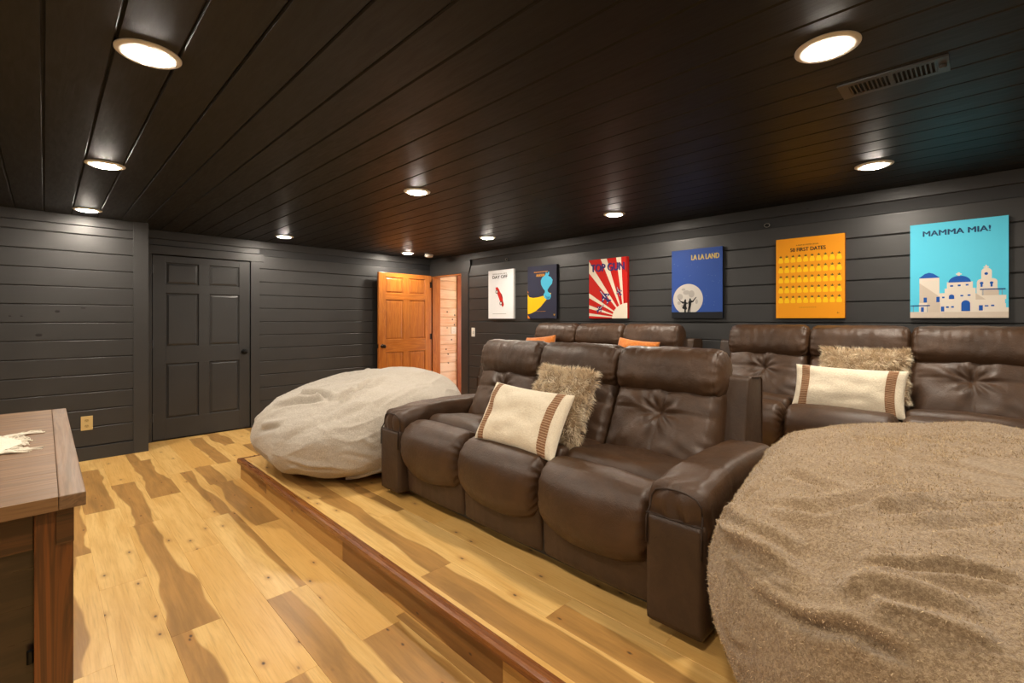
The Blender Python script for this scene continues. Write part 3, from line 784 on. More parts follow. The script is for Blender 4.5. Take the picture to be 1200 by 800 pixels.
# 5 orange canvas with rows of small pineapples
c = Canvas(1.228, 0.484, (232, 150, 22), (214, 120, 14), 'orange canvas with rows of tiny yellow pineapples')
c.text('50 FIRST DATES', 0.108, 0.552, 0.250, 0.030, (58, 46, 26), bold=0.008)
c.text('A FILM BY PETER SEGAL', 0.15, 0.598, 0.16, 0.010, (120, 76, 20))
bod = []; crn = []
for r_ in range(5):
    for k in range(10):
        u = 0.036 + 0.0458 * k; v = 0.125 + 0.0845 * r_
        bod.append([(u - .014, v), (u + .014, v), (u + .0185, v + .008), (u + .0175, v + .022), (u + .011, v + .040), (u + .004, v + .046), (u - .004, v + .046), (u - .011, v + .040), (u - .0175, v + .022), (u - .0185, v + .008)])
        crn.append([(u - .006, v + .044), (u + .006, v + .044), (u + .012, v + .056), (u + .005, v + .053), (u + .002, v + .062), (u - .002, v + .062), (u - .005, v + .053), (u - .012, v + .056)])
c.poly('pineapple_bodies', bod, (246, 196, 24), 1)
c.poly('pineapple_crowns', crn, (96, 82, 34), 2)
c.poly('small_print', [rect(0.17 + .014 * k, 0.181 + .014 * k, 0.087, 0.090) for k in range(9)], (150, 96, 20), 1)
c.poly('maker_mark', [rect(0.432, 0.450, 0.040, 0.043), rect(.437, .440, .035, .050)], (120, 76, 20), 1)

# 6 turquoise canvas with white chapels
c = Canvas(0.354, 0.487, (88, 200, 230), (70, 150, 170), 'turquoise canvas with white blue-domed buildings')
def U(x): return (x - 145) / 610 * 0.487
def Vv(y): return (697 - y) / 610 * 0.665
def rr_(x0, x1, y0, y1): return rect(U(x0), U(x1), Vv(y1), Vv(y0))
c.text('MAMMA MIA!', 0.070, 0.575, 0.335, 0.038, (30, 66, 106), bold=0.008)
c.poly('ground', [rr_(145, 765, 658, 697)], (206, 192, 176), 1)
c.poly('buildings', [rr_(208, 340, 438, 660), rr_(205, 345, 600, 660), rr_(340, 480, 540, 660), rr_(388, 548, 472, 545), rr_(374, 565, 512, 560), rr_(470, 565, 545, 660), rr_(560, 735, 560, 660),
                     rr_(570, 693, 510, 600), rr_(598, 660, 415, 512), circ(U(629), Vv(416), .025, 12, 0, 180), circ(U(598), Vv(478), .020, 12, 0, 180), circ(U(665), Vv(478), .022, 12, 0, 180), rr_(572, 692, 478, 515),
                     rr_(690, 742, 560, 585), rr_(690, 765, 635, 660), rr_(690, 740, 610, 640), rr_(455, 470, 412, 436), rr_(446, 480, 419, 427), rr_(622, 632, 375, 405), rr_(612, 643, 384, 392)], (222, 212, 198), 1)
c.poly('shaded_walls', [[(U(208), Vv(470)), (U(340), Vv(560)), (U(340), Vv(600)), (U(208), Vv(600))], rr_(260, 345, 600, 660), [(U(565), Vv(545)), (U(625), Vv(585)), (U(565), Vv(585))], rr_(600, 700, 530, 560)], (200, 186, 170), 2)
c.poly('blue_roofs', [[(U(202), Vv(440)), (U(344), Vv(440)), (U(300), Vv(412)), (U(272), Vv(405)), (U(244), Vv(412))], circ(U(467), Vv(474), 0.055, 24, 0, 180, ry=.044)], (24, 84, 170), 3)
c.poly('blue_windows', [rr_(236, 258, 565, 597), rr_(218, 238, 628, 658), rr_(320, 342, 562, 596), rr_(357, 373, 562, 572), rr_(400, 434, 562, 578), circ(U(417), Vv(562), .0135, 12, 0, 180, ry=.013), rr_(408, 427, 491, 501), rr_(456, 474, 489, 499), rr_(505, 522, 487, 497),
                        rr_(472, 490, 554, 563), rr_(516, 534, 552, 561), rr_(478, 532, 610, 655), circ(U(505), Vv(610), .0215, 16, 0, 180, ry=.024), rr_(350, 371, 625, 656), rr_(383, 400, 624, 634), rr_(415, 432, 623, 633), rr_(584, 607, 620, 652), rr_(618, 640, 620, 628), rr_(655, 674, 618, 627),
                        circ(U(627), Vv(428), .009, 10), circ(U(600), Vv(485), .009, 10), circ(U(658), Vv(485), .009, 10), rr_(594, 606, 485, 508), rr_(652, 664, 485, 508)], (26, 84, 168), 3)
c.poly('awnings', [rr_(148, 278, 614, 621), rr_(590, 738, 520, 527)], (30, 66, 130), 4)
c.poly('awning_posts', [rr_(165, 169, 621, 660), rr_(258, 262, 621, 660), rr_(606, 610, 527, 560), rr_(716, 720, 527, 560)], (120, 150, 170), 3)

# ------------------------------------------------------------------ soft block builder
_cg = {}
def cube_grid(nx, ny, nz):
    key = (nx, ny, nz)
    if key in _cg: return _cg[key]
    idx = {}; V = []; F = []
    def vid(i, j, k):
        t = (i, j, k)
        if t not in idx: idx[t] = len(V); V.append(t)
        return idx[t]
    for i in range(nx):
        for j in range(ny):
            F.append((vid(i,j,0), vid(i,j+1,0), vid(i+1,j+1,0), vid(i+1,j,0)))
            F.append((vid(i,j,nz), vid(i+1,j,nz), vid(i+1,j+1,nz), vid(i,j+1,nz)))
    for i in range(nx):
        for k in range(nz):
            F.append((vid(i,0,k), vid(i+1,0,k), vid(i+1,0,k+1), vid(i,0,k+1)))
            F.append((vid(i,ny,k), vid(i,ny,k+1), vid(i+1,ny,k+1), vid(i+1,ny,k)))
    for j in range(ny):
        for k in range(nz):
            F.append((vid(0,j,k), vid(0,j,k+1), vid(0,j+1,k+1), vid(0,j+1,k)))
            F.append((vid(nx,j,k), vid(nx,j+1,k), vid(nx,j+1,k+1), vid(nx,j,k+1)))
    U_ = np.array(V, float) / np.array([nx, ny, nz]) * 2 - 1
    _cg[key] = (U_, F)
    return _cg[key]

def soft(h, r, n, deform=None, warp=1.5):
    """rounded block, half sizes h, edge radius r (may be per axis), grid n; deform(U, P, Nrm) -> P"""
    U_, F = cube_grid(*n)
    U_ = np.sign(U_) * (1 - (1 - np.abs(U_)) ** warp)
    h = np.array(h, float)
    r = np.array([r, r, r] if np.isscalar(r) else r, float)
    p = U_ * h
    q = np.clip(p, -(h - r), h - r)
    d = (p - q) / r
    d /= np.maximum(np.linalg.norm(d, axis=1, keepdims=True), 1e-9)
    P_ = q + d * r
    nrm = d / r
    nrm /= np.maximum(np.linalg.norm(nrm, axis=1, keepdims=True), 1e-9)
    if deform is not None: P_ = deform(U_, P_, nrm)
    return P_, F

def nz_arr(P_, s, seed=0.0):
    return np.array([noise.noise(Vector((a * s + seed, b * s - seed, c_ * s + 2.3 * seed))) for a, b, c_ in P_])

def gss(x, s): return np.exp(-(x / s) ** 2)

def place(P_, ry=0.0, t=(0, 0, 0)):
    c_, s_ = math.cos(ry), math.sin(ry)
    Q = P_.copy()
    Q[:, 0] = P_[:, 0] * c_ + P_[:, 2] * s_
    Q[:, 2] = -P_[:, 0] * s_ + P_[:, 2] * c_
    return Q + np.array(t)

SW = 0.585; AW = 0.205
SL = 3 * SW + 2 * AW   # sofa length

def seat_roll(seed):
    def df(U_, P_, n_):
        v = P_[:, 1] / (SW / 2)
        wv = 1 - np.clip(np.abs(v), 0, 1) ** 2.4
        low = np.clip(-U_[:, 2], 0, 1); front = np.clip(-n_[:, 0], 0, 1)
        P_ = P_.copy()
        P_[:, 2] -= 0.060 * wv * np.clip(0.5 - U_[:, 2], 0, 1.5) / 1.5
        P_[:, 0] -= 0.042 * wv * front
        P_[:, 2] += 0.012 * wv * np.clip(n_[:, 2], 0, 1)
        th = np.arctan2(P_[:, 2], -P_[:, 0])
        pl = np.exp(-(1 - np.clip(np.abs(v), 0, 1)) * 11)
        amp = 0.0065 * pl * np.sin(th * 17 + 4 * nz_arr(P_, 9, seed))
        P_ += n_ * amp[:, None]
        P_ += n_ * (0.0045 * nz_arr(P_, 7, seed + 3))[:, None]
        # stitched seam across the top front
        seam = gss(P_[:, 0] + 0.045, 0.006) * np.clip(n_[:, 2], 0, 1) * (np.abs(v) < .98)
        P_ -= n_ * (0.004 * seam)[:, None]
        return P_
    P_, F = soft((0.125, SW / 2 + 0.001, 0.143), (0.115, 0.05, 0.125), (26, 56, 30), df)
    return mesh_np('seat_roll', place(P_, 0, (0.108, 0, 0.362)), F)

def seat_pad():
    def df(U_, P_, n_):
        v = P_[:, 1] / (SW / 2)
        P_ = P_.copy()
        P_[:, 2] += 0.016 * (1 - v ** 2) * np.clip(n_[:, 2], 0, 1)
        P_ += n_ * (0.007 * nz_arr(P_, 8, 1.7))[:, None]
        return P_
    P_, F = soft((0.25, SW / 2 - 0.003, 0.10), (0.07, 0.035, 0.05), (24, 30, 8), df)
    return mesh_np('seat_cushion', place(P_, 0.11, (0.435, 0, 0.400)), F)

def footrest():
    def df(U_, P_, n_):
        v = P_[:, 1] / (SW / 2)
        P_ = P_.copy()
        fr = np.clip(-n_[:, 0], 0, 1)
        P_[:, 0] -= 0.024 * (1 - np.abs(v) ** 3) * fr
        rip = np.sin(P_[:, 1] * 95 + 5 * nz_arr(P_ * np.array([0, 1, .3]), 7)) * 0.0016
        P_[:, 0] -= rip * fr * (0.4 + np.clip(U_[:, 2], 0, 1))
        P_[:, 0] += 0.010 * np.clip(-U_[:, 2], 0, 1) * fr
        return P_
    P_, F = soft((0.10, SW / 2 - 0.004, 0.123), 0.022, (8, 60, 14), df, 1.3)
    return mesh_np('footrest', place(P_, 0, (0.142, 0, 0.177)), F)

def backrest(seed):
    H2, W2 = 0.225, SW / 2
    def df(U_, P_, n_):
        P_ = P_.copy()
        v = P_[:, 1]; w_ = P_[:, 2]
        fr = np.clip(-n_[:, 0], 0, 1)
        vn, wn = v / W2, w_ / H2
        bul = (1 - np.clip(np.abs(vn), 0, 1) ** 4) * (1 - np.clip(np.abs(wn), 0, 1) ** 4)
        out = 0.038 * bul
        cz = 0.045
        rho = np.sqrt(v ** 2 + (w_ - cz) ** 2); phi = np.arctan2(w_ - cz, v)
        nn = nz_arr(P_, 6, seed)
        out -= 0.036 * gss(rho, 0.055) + 0.010 * gss(rho, 0.015)
        out += 0.0085 * np.sin(phi * 9 + 2.4 * nn + seed) * np.exp(-((rho - 0.06) / 0.055) ** 2)
        out += 0.006 * np.sin(phi * 5 + 1.3 * seed + 3 * nn) * np.exp(-((rho - 0.15) / 0.09) ** 2)
        # cross seams
        out -= 0.006 * gss(v, 0.007) * (np.abs(wn) < .93)
        out -= 0.006 * gss(w_ - cz, 0.007) * (np.abs(vn) < .95)
        out += 0.006 * np.exp(-(1 - np.clip(np.abs(vn), 0, 1)) * 9) * np.sin(w_ * 85 + 6 * nn)
        # diagonal drape folds toward the bottom corners
        out += 0.007 * np.sin((np.abs(v) * 0.8 + w_ * 0.9) * 42 + 5 * nn) * np.clip(-wn, 0, 1) * np.clip(np.abs(vn), 0, 1)
        out += 0.006 * nz_arr(P_, 11, seed + 5)
        P_[:, 0] -= out * fr
        return P_
    P_, F = soft((0.110, W2 + 0.004, H2), (0.07, 0.045, 0.05), (8, 80, 60), df, 1.35)
    return mesh_np('backrest', place(P_, R(27), (0.722, 0, 0.590)), F)

def headrest(seed):
    W2 = SW / 2
    def df(U_, P_, n_):
        P_ = P_.copy()
        vn = np.clip(np.abs(P_[:, 1]) / W2, 0, 1)
        th = np.arctan2(P_[:, 2], -P_[:, 0])
        end = np.exp(-(1 - vn) * 9.5)
        nn = nz_arr(P_, 7, seed)
        rad = -0.014 * vn ** 6 + 0.0085 * end * np.sin(th * 15 + 5 * nn + seed) + 0.005 * nn
        rad += 0.0035 * nz_arr(P_ * np.array([1, 2.2, 1]), 15, seed + 2)
        rad -= 0.005 * gss(vn - 0.90, 0.02)
        P_ += np.stack([n_[:, 0], 0 * n_[:, 1], n_[:, 2]], 1) * rad[:, None]
        return P_
    P_, F = soft((0.115, W2 + 0.006, 0.135), (0.10, 0.045, 0.11), (22, 80, 26), df, 1.35)
    return mesh_np('headrest', place(P_, R(13), (0.772, 0, 0.880)), F)

def arm_pad(s):
    """s=+1: arm on the high-y side"""
    def df(U_, P_, n_):
        P_ = P_.copy()
        x_ = P_[:, 0] + 0.40   # 0..0.8
        P_[:, 2] -= 0.030 * np.clip(1 - x_ / 0.22, 0, 1) ** 1.5
        P_[:, 2] += 0.012 * np.sin(np.clip(x_ / 0.8, 0, 1) * math.pi)
        top = np.clip(n_[:, 2], 0, 1)
        fr = np.exp(-x_ / 0.07)
        nn = nz_arr(P_, 8, 4.0)
        P_ += n_ * (0.0028 * fr * np.sin(P_[:, 1] * 90 + 4 * nn) + 0.0045 * nn)[:, None]
        P_ -= n_ * (0.004 * gss(x_ - 0.26, 0.008))[:, None]
        P_ += n_ * (0.004 * np.clip(1 - x_ / 0.25, 0, 1) * np.sin((P_[:, 1] * 1.2 + x_) * 60 + 5 * nn))[:, None]
        return P_
    P_, F = soft((0.405, AW / 2 + 0.010, 0.105), (0.035, 0.05, 0.07), (60, 26, 18), df, 1.3)
    return mesh_np('arm_pad', place(P_, 0, (0.395, 0, 0.475)), F)

def make_sofa(origin, label, group='brown leather reclining sofas'):
    e = empty('reclining_sofa', origin, label, 'sofa', group)
    L = M['leather']; Vn = M['vinyl']
    rolls = [seat_roll(1.0), seat_roll(2.2), seat_roll(4.1)]
    pad = seat_pad(); ft = footrest(); backs = [backrest(0.7), backrest(2.1), backrest(3.9)]; heads = [headrest(0.4), headrest(1.9), headrest(3.3)]
    for i in range(3):
        y = AW + SW * (i + 0.5)
        link('footrest', ft, Vn, e, True, (0, y, 0))
        link('seat_cushion', pad, L, e, True, (0, y, 0))
        link('seat_roll', rolls[i], L, e, True, (0, y, 0))
        link('backrest', backs[i], L, e, True, (0, y, 0))
        link('headrest', heads[i], L, e, True, (0, y, 0))
        # stitched cross on the back cushion is a groove; thread along the seat roll
    ap = arm_pad(1)
    for y in (AW / 2, SL - AW / 2):
        a = link('armrest', ap, L, e, True, (0, y, 0))
        P_, F = soft((0.452, AW / 2 + 0.006, 0.20), 0.012, (12, 6, 8))
        link('arm_panel', mesh_np('arm_panel', place(P_, 0, (0.430, y, 0.242)), F), Vn, a, True, (0, -y, 0))
        mb = MB()
        path = [(-0.0235, -0.107, 0.33), (-0.0225, -0.107, 0.425), (-0.001, -0.101, 0.468), (0.000, -0.096, 0.503), (-0.003, -0.080, 0.528), (-0.004, -0.045, 0.541), (-0.004, 0, 0.544), (-0.004, 0.045, 0.541), (-0.003, 0.080, 0.528), (0.000, 0.096, 0.503), (-0.001, 0.101, 0.468), (-0.0225, 0.107, 0.425), (-0.0235, 0.107, 0.33)]
        mb.tube([(a_, b_ * 0.98, c_) for a_, b_, c_ in path], 0.0034, 8)
        mb.build('piping', M['pipe'], a, True)
        mb = MB(); mb.tube([(-0.021, -0.107, 0.441), (-0.021, 0, 0.441), (-0.021, 0.107, 0.441)], 0.002, 6); mb.build('seam', M['pipe'], a, True)
    # outer back shell
    mb = MB()
    prof = [(0.70, 0.45), (0.765, 0.80), (0.78, 0.872), (0.80, 0.885), (0.955, 0.872), (0.985, 0.85), (0.985, 0.06), (0.80, 0.06)]
    mb.prism(prof, lambda p, q, t: (p, t, q), AW * 0.52, SL - AW * 0.52)
    sh = mb.build('back_shell', Vn, e, bevel=0.012, seg=3, smooth=True)
    for y in (AW * 0.52 - 0.001, SL - AW * 0.52 + 0.001):
        mb = MB(); mb.tube([(0.965, y, 0.10), (0.967, y, 0.5), (0.962, y, 0.86), (0.94, y, 0.874), (0.82, y, 0.882)], 0.0035, 6); mb.build('welt', M['thread'] if False else L, sh, True)
    mb = MB(); mb.box(0.06, 0.9, AW, SL - AW, 0.045, 0.25); mb.build('base', M['blackplastic'], e)
    for x_ in (0.17, 0.86):
        for y in (0.07, AW + SW, AW + 2 * SW, SL - 0.07):
            mb = MB(); mb.lathe([(0.024, 0), (0.028, 0.045)], lambda X, Y, h: (x_ + X, y + Y, h), 12); mb.build('foot', M['blackplastic'], e)
    return e

def copy_tree(o, parent=None):
    c_ = o.copy(); COL.objects.link(c_)
    if parent is not None: c_.parent = parent
    for ch in list(o.children):
        if ch.name not in _own: copy_tree(ch, c_)
    return c_
_own = set()
FX = 1.625
sofa = make_sofa((FX, 0.885 - AW, ST1), 'front brown leather three-seat reclining sofa on the first platform step')
RX = 3.37
s2 = copy_tree(sofa); s2.location = (RX, 1.710 + 0.011, ST2); s2['label'] = 'rear brown leather sofa with orange cushions, on the far left of the back row'
s3 = copy_tree(sofa); s3.location = (RX, 1.710 - SL - 0.011, ST2); s3['label'] = 'rear brown leather sofa on the right, behind the tan beanbag'

# ------------------------------------------------------------------ cushions
def pillow_mesh(w, h, t, name, n=(40, 28), stripe=None, seed=0.0, power=0.42):
    """two-sided pillow in the local xz plane, front = -y. Returns mesh, and front point function"""
    nu, nv = n
    V = []; F = []; Mi = []
    def pt(u, v, sgn):
        a = max(0.0, 1 - abs(u) ** 2.6); b = max(0.0, 1 - abs(v) ** 2.6)
        th = t * (a ** power) * (b ** power)
        x_ = u * w / 2 * (1 - 0.055 * (1 - v * v)); z_ = v * h / 2 * (1 - 0.075 * (1 - u * u))
        nn = noise.noise(Vector((u * 2.5 + seed, v * 2.5, sgn * 3 + seed)))
        return (x_, sgn * (th / 2) * (1 + 0.25 * nn), z_)
    ids = {}
    for sgn in (-1, 1):
        for i in range(nu + 1):
            for j in range(nv + 1):
                u = math.sin((i / nu * 2 - 1) * math.pi / 2 * 0.999) if True else 0
                v = math.sin((j / nv * 2 - 1) * math.pi / 2 * 0.999)
                edge = i in (0, nu) or j in (0, nv)
                if edge and sgn == 1: ids[(sgn, i, j)] = ids[(-1, i, j)]; continue
                ids[(sgn, i, j)] = len(V); V.append(pt(u, v, sgn) if not edge else (pt(u, v, -1)[0], 0, pt(u, v, -1)[2]))
    for sgn in (-1, 1):
        for i in range(nu):
            for j in range(nv):
                q = [ids[(sgn, i, j)], ids[(sgn, i + 1, j)], ids[(sgn, i + 1, j + 1)], ids[(sgn, i, j + 1)]]
                if sgn == 1: q.reverse()
                F.append(tuple(q))
    me = bpy.data.meshes.new(name); me.from_pydata(V, [], F); me.update()
    return me, pt

def frame_mat(p, xdir, zdir):
    x_ = Vector(xdir).normalized(); z_ = Vector(zdir); z_ = (z_ - x_ * z_.dot(x_)).normalized(); y_ = z_.cross(x_)
    m = Matrix((x_, y_, z_)).transposed().to_4x4(); m.translation = Vector(p); return m

def lumbar(loc_m, label, w=0.57, h=0.36, t=0.15, seed=0.0, group='cream lumbar pillows with woven brown stripes'):
    e = bpy.data.objects.new('throw_pillow', None); COL.objects.link(e); e.matrix_world = loc_m
    tag(e, label, 'pillow', group)
    me, pt = pillow_mesh(w, h, t, 'cover', seed=seed)
    link('cover', me, M['boucle'], e, True)
    # woven stripes: short raised ribs near both ends
    for s in (-1, 1):
        mb = MB(); lt = MB()
        n = 26
        ua, ub = (0.70, 0.86)
        for k in range(n):
            v0 = -0.97 + 1.94 * k / n; v1 = -0.97 + 1.94 * (k + (0.74)) / n
            v2 = -0.97 + 1.94 * (k + 1) / n
            for (a_, b_, tgt, off) in ((v0, v1, mb, 0.0035), (v1, v2, lt, 0.0015)):
                us = [ua, (2 * ua + ub) / 3, (ua + 2 * ub) / 3, ub]
                Vt = []
                for u in us:
                    for v in (a_, b_):
                        p = pt(s * u, v, -1); Vt.append((p[0], p[1] - off, p[2]))
                for u in us:
                    for v in (a_, b_):
                        p = pt(s * u, v, -1); Vt.append((p[0], p[1] + 0.003, p[2]))
                Fs = []
                for i in range(3):
                    Fs.append((i*2, i*2+2, i*2+3, i*2+1)); Fs.append((8+i*2, 8+i*2+1, 8+i*2+3, 8+i*2+2))
                    Fs.append((i*2, 8+i*2, 8+i*2+2, i*2+2)); Fs.append((i*2+1, i*2+3, 8+i*2+3, 8+i*2+1))
                Fs += [(0, 1, 9, 8), (6, 14, 15, 7)]
                tgt.add(Vt, Fs)
        st = mb.build('woven_stripe', M['stripe'], e)
        lt.build('stripe_gaps', M['stripe2'], st)
    return e

def fur_pillow(loc_m, label, w=0.43, h=0.43, t=0.15, nst=9000, seed=1, group='shaggy tan fur pillows'):
    e = bpy.data.objects.new('fur_pillow', None); COL.objects.link(e); e.matrix_world = loc_m
    tag(e, label, 'pillow', group)
    me, pt = pillow_mesh(w, h, t, 'cover', (24, 24), seed=seed)
    link('cover', me, M['furbase'], e, True)
    rn = np.random.RandomState(seed)
    V = []; F = []; S = []
    inv = loc_m.to_3x3().inverted()
    down = inv @ Vector((0, 0, -1))
    for i in range(nst):
        sgn = -1 if rn.rand() < 0.72 else 1
        u, v = rn.uniform(-1, 1, 2)
        if rn.rand() < 0.30:
            if rn.rand() < 0.5: u = math.copysign(1 - 0.06 * rn.rand(), u)
            else: v = math.copysign(1 - 0.06 * rn.rand(), v)
        p = Vector(pt(u, v, sgn)); p1 = Vector(pt(u + (0.02 if u < 0 else -0.02), v, sgn)); p2 = Vector(pt(u, v + (0.02 if v < 0 else -0.02), sgn))
        nn = (p1 - p).cross(p2 - p)
        if nn.length < 1e-9: nn = Vector((0, sgn, 0))
        nn.normalize()
        if nn.y * sgn < 0: nn = -nn
        clump = Vector((noise.noise(p * 22), noise.noise(p * 22 + Vector((9, 0, 0))), noise.noise(p * 22 + Vector((0, 9, 0)))))
        outw = Vector((u * abs(u) ** 3, 0, v * abs(v) ** 3))
        d = (nn * 0.8 + outw * 0.9 + clump * 1.6 + Vector(rn.normal(0, 0.20, 3))).normalized()
        L = rn.uniform(0.022, 0.045)
        a = p; b = a + d * L * 0.5; c_ = b + (d + down * 0.55 + clump * 0.4).normalized() * L * 0.5
        side = d.cross(Vector(rn.normal(0, 1, 3))).normalized() * rn.uniform(0.0008, 0.0015)
        k = len(V)
        V += [a - side, a + side, b - side * 0.8, b + side * 0.8, c_]
        F += [(k, k + 1, k + 3, k + 2), (k + 2, k + 3, k + 4)]
        sh = min(1, max(0, 0.5 + 1.1 * clump.x + rn.normal(0, 0.18)))
        S += [sh * 0.35, sh * 0.35, sh * 0.8, sh * 0.8, min(1, sh * 1.1 + .1)]
    me = mesh_np('fur', V, F)
    at = me.attributes.new('shade', 'FLOAT', 'POINT'); at.data.foreach_set('value', S)
    f = link('fur', me, M['fur'], e); f['kind'] = 'stuff'
    return e

# front pair; x along -Y (viewed left to right), leaning on the back cushions
lumbar(frame_mat((1.790, 1.715, 0.805), (0.02, -1, -0.03), (0.55, 0.06, 1)), 'cream lumbar pillow with brown woven stripes on the front sofa', 0.56, 0.345, 0.14, 0.3)
fur_pillow(frame_mat((2.005, 1.635, 0.868), (-0.10, -1, -0.03), (0.42, -0.10, 1)), 'shaggy tan fur pillow behind the cream pillow on the front sofa', 0.39, 0.40, 0.15, 10000, 1)
lumbar(frame_mat((3.62, 0.60, 0.878), (-0.02, -1, -0.01), (0.38, 0, 1)), 'cream lumbar pillow with brown woven stripes on the right rear sofa', 0.60, 0.30, 0.13, 1.3)
fur_pillow(frame_mat((3.84, 0.55, 0.965), (0.0, -1, 0.0), (0.40, 0, 1)), 'shaggy tan fur pillow tucked behind the cream pillow on the right rear sofa', 0.47, 0.34, 0.13, 8000, 5)
def orange_pillow(m, label):
    me, pt = pillow_mesh(0.42, 0.42, 0.13, 'throw_pillow', (22, 22), seed=2.0)
    o = link('throw_pillow', me, M['orangefab'], None, True); o.matrix_world = m
    tag(o, label, 'pillow', 'orange throw pillows')
orange_pillow(frame_mat((3.865, 3.46, 0.945), (0.05, -1, 0.10), (0.40, 0, 1)), 'orange throw pillow at the far left end of the left rear sofa')
orange_pillow(frame_mat((3.865, 2.27, 0.945), (0.0, -1, -0.08), (0.40, 0.0, 1)), 'orange throw pillow at the right end of the left rear sofa')

# ------------------------------------------------------------------ bean bags
def seg_dist(P_, pts):
    """distance to a polyline and the parameter (0..1) along it"""
    best = np.full(len(P_), 1e9); par = np.zeros(len(P_)); sd = np.zeros(len(P_))
    pts = [np.array(p, float) for p in pts]
    tot = sum(np.linalg.norm(b - a) for a, b in zip(pts[:-1], pts[1:])); acc = 0
    for a, b in zip(pts[:-1], pts[1:]):
        ab = b - a; L = np.linalg.norm(ab)
        t = np.clip(((P_ - a) @ ab) / (L * L), 0, 1)
        q = a + t[:, None] * ab
        dv = P_ - q
        d = np.linalg.norm(dv, axis=1)
        m = d < best
        best = np.where(m, d, best); par = np.where(m, (acc + t * L) / tot, par); sd = np.where(m, dv[:, 2], sd)
        acc += L
    return best, par, sd

def beanbag(name, origin, rx, ry, h, slope, folds, mats, label, seed, hem=None, sq=2.5, e2=0.55, fold_amp=1.0, n=(340, 170), rz=0.0, sgroup=None, dents=(), topin=0.05, e2v=0.0, mid=0.42, lowk=0.955):
    nu, nv = n
    a = np.linspace(0, 2 * math.pi, nu, endpoint=False)
    b = np.linspace(-math.pi / 2, math.pi / 2, nv)
    A, B = np.meshgrid(a, b)
    def pw(x_, e_): return np.sign(x_) * np.abs(x_) ** e_
    ec = 2.0 / sq
    cr = np.maximum(np.cos(B), 0) ** (e2 - e2v * np.cos(A - R(60)))
    X = rx * pw(np.cos(A), ec) * cr; Y = ry * pw(np.sin(A), ec) * cr
    zz = pw(np.sin(B), 0.80)
    Z = np.where(zz > 0, mid * h + zz * (1 - mid) * h, mid * h + zz * mid * h)
    # base narrower than the belly
    tt = np.clip(Z / h, 0, 1)
    k = lowk + (1 - lowk) * np.sin(np.clip(tt * 1.4, 0, 1) * math.pi / 2) - topin * np.clip((tt - 0.5) / .5, 0, 1)
    X *= k; Y *= k
    Z = Z * (1 + slope[0] * X / rx * tt + slope[1] * Y / ry * tt)
    P_ = np.stack([X, Y, Z], 2)
    # normals
    dA = np.roll(P_, -1, 1) - np.roll(P_, 1, 1)
    dB = np.gradient(P_, axis=0)
    N_ = np.cross(dA, dB); N_ /= np.maximum(np.linalg.norm(N_, axis=2, keepdims=True), 1e-9)
    P2 = P_.reshape(-1, 3); N2 = N_.reshape(-1, 3)
    N2[-nu:] = (0, 0, 1); N2[:nu] = (0, 0, -1)
    disp = 0.040 * nz_arr(P2, 2.1, seed) + 0.018 * nz_arr(P2, 5.0, seed + 2)
    # soft ridged wrinkles, stretched around the girth
    Q = P2 * np.array([1.0, 1.0, 2.4])
    wob = nz_arr(P2, 2.5, seed + 9)
    Q2 = Q + np.stack([wob, -wob, wob], 1) * 0.25
    r1 = 1 - np.abs(nz_arr(Q2, 3.3, seed + 4)) * 2.2
    r2 = 1 - np.abs(nz_arr(Q2, 7.5, seed + 6)) * 2.2
    disp += fold_amp * (0.016 * np.clip(r1, 0, 1) ** 2 * (0.5 + wob) + 0.003 * np.clip(r2, 0, 1) ** 2)
    disp *= np.clip(P2[:, 2] / (0.12 * h), 0.12, 1)
    for pts, wd, dep, lip in folds:
        d, t, s_ = seg_dist(P2, pts)
        taper = np.clip(np.minimum(t, 1 - t) * 6, 0, 1) ** 0.6
        disp -= dep * np.exp(-(d / wd) ** 2) * taper
        disp += lip * np.exp(-((d - 2.0 * wd) / (1.2 * wd)) ** 2) * taper * (s_ > 0)
        disp += 0.35 * lip * np.exp(-((d - 2.0 * wd) / (1.2 * wd)) ** 2) * taper * (s_ <= 0)
    for (c_, rd, dep) in dents:
        d = np.linalg.norm((P2 - np.array(c_)) / np.array(rd), axis=1)
        disp -= dep * np.exp(-d ** 2)
    disp += 0.0022 * nz_arr(P2, 60, seed)
    P3 = P2 + N2 * disp[:, None]
    P3[:, 2] = np.maximum(P3[:, 2], 0.002 + 0.0 * P3[:, 2])
    F = []; Mi = []
    for j in range(nv - 1):
        for i in range(nu):
            F.append((j*nu+i, j*nu+(i+1)%nu, (j+1)*nu+(i+1)%nu, (j+1)*nu+i))
    e = empty(name, origin, label, 'beanbag', sgroup, rz=rz)
    me = mesh_np('cover', P3, F)
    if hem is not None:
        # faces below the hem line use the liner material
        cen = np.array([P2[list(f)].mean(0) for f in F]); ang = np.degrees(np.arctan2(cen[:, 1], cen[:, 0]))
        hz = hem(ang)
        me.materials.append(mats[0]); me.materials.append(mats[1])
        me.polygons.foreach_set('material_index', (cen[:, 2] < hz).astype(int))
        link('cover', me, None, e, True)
    else:
        link('cover', me, mats[0], e, True)
    return e, P3, nu, nv

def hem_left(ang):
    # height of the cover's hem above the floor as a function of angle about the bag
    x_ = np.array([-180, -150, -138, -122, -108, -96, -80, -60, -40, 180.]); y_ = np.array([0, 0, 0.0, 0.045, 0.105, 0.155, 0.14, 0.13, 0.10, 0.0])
    return np.interp(ang, x_, y_)

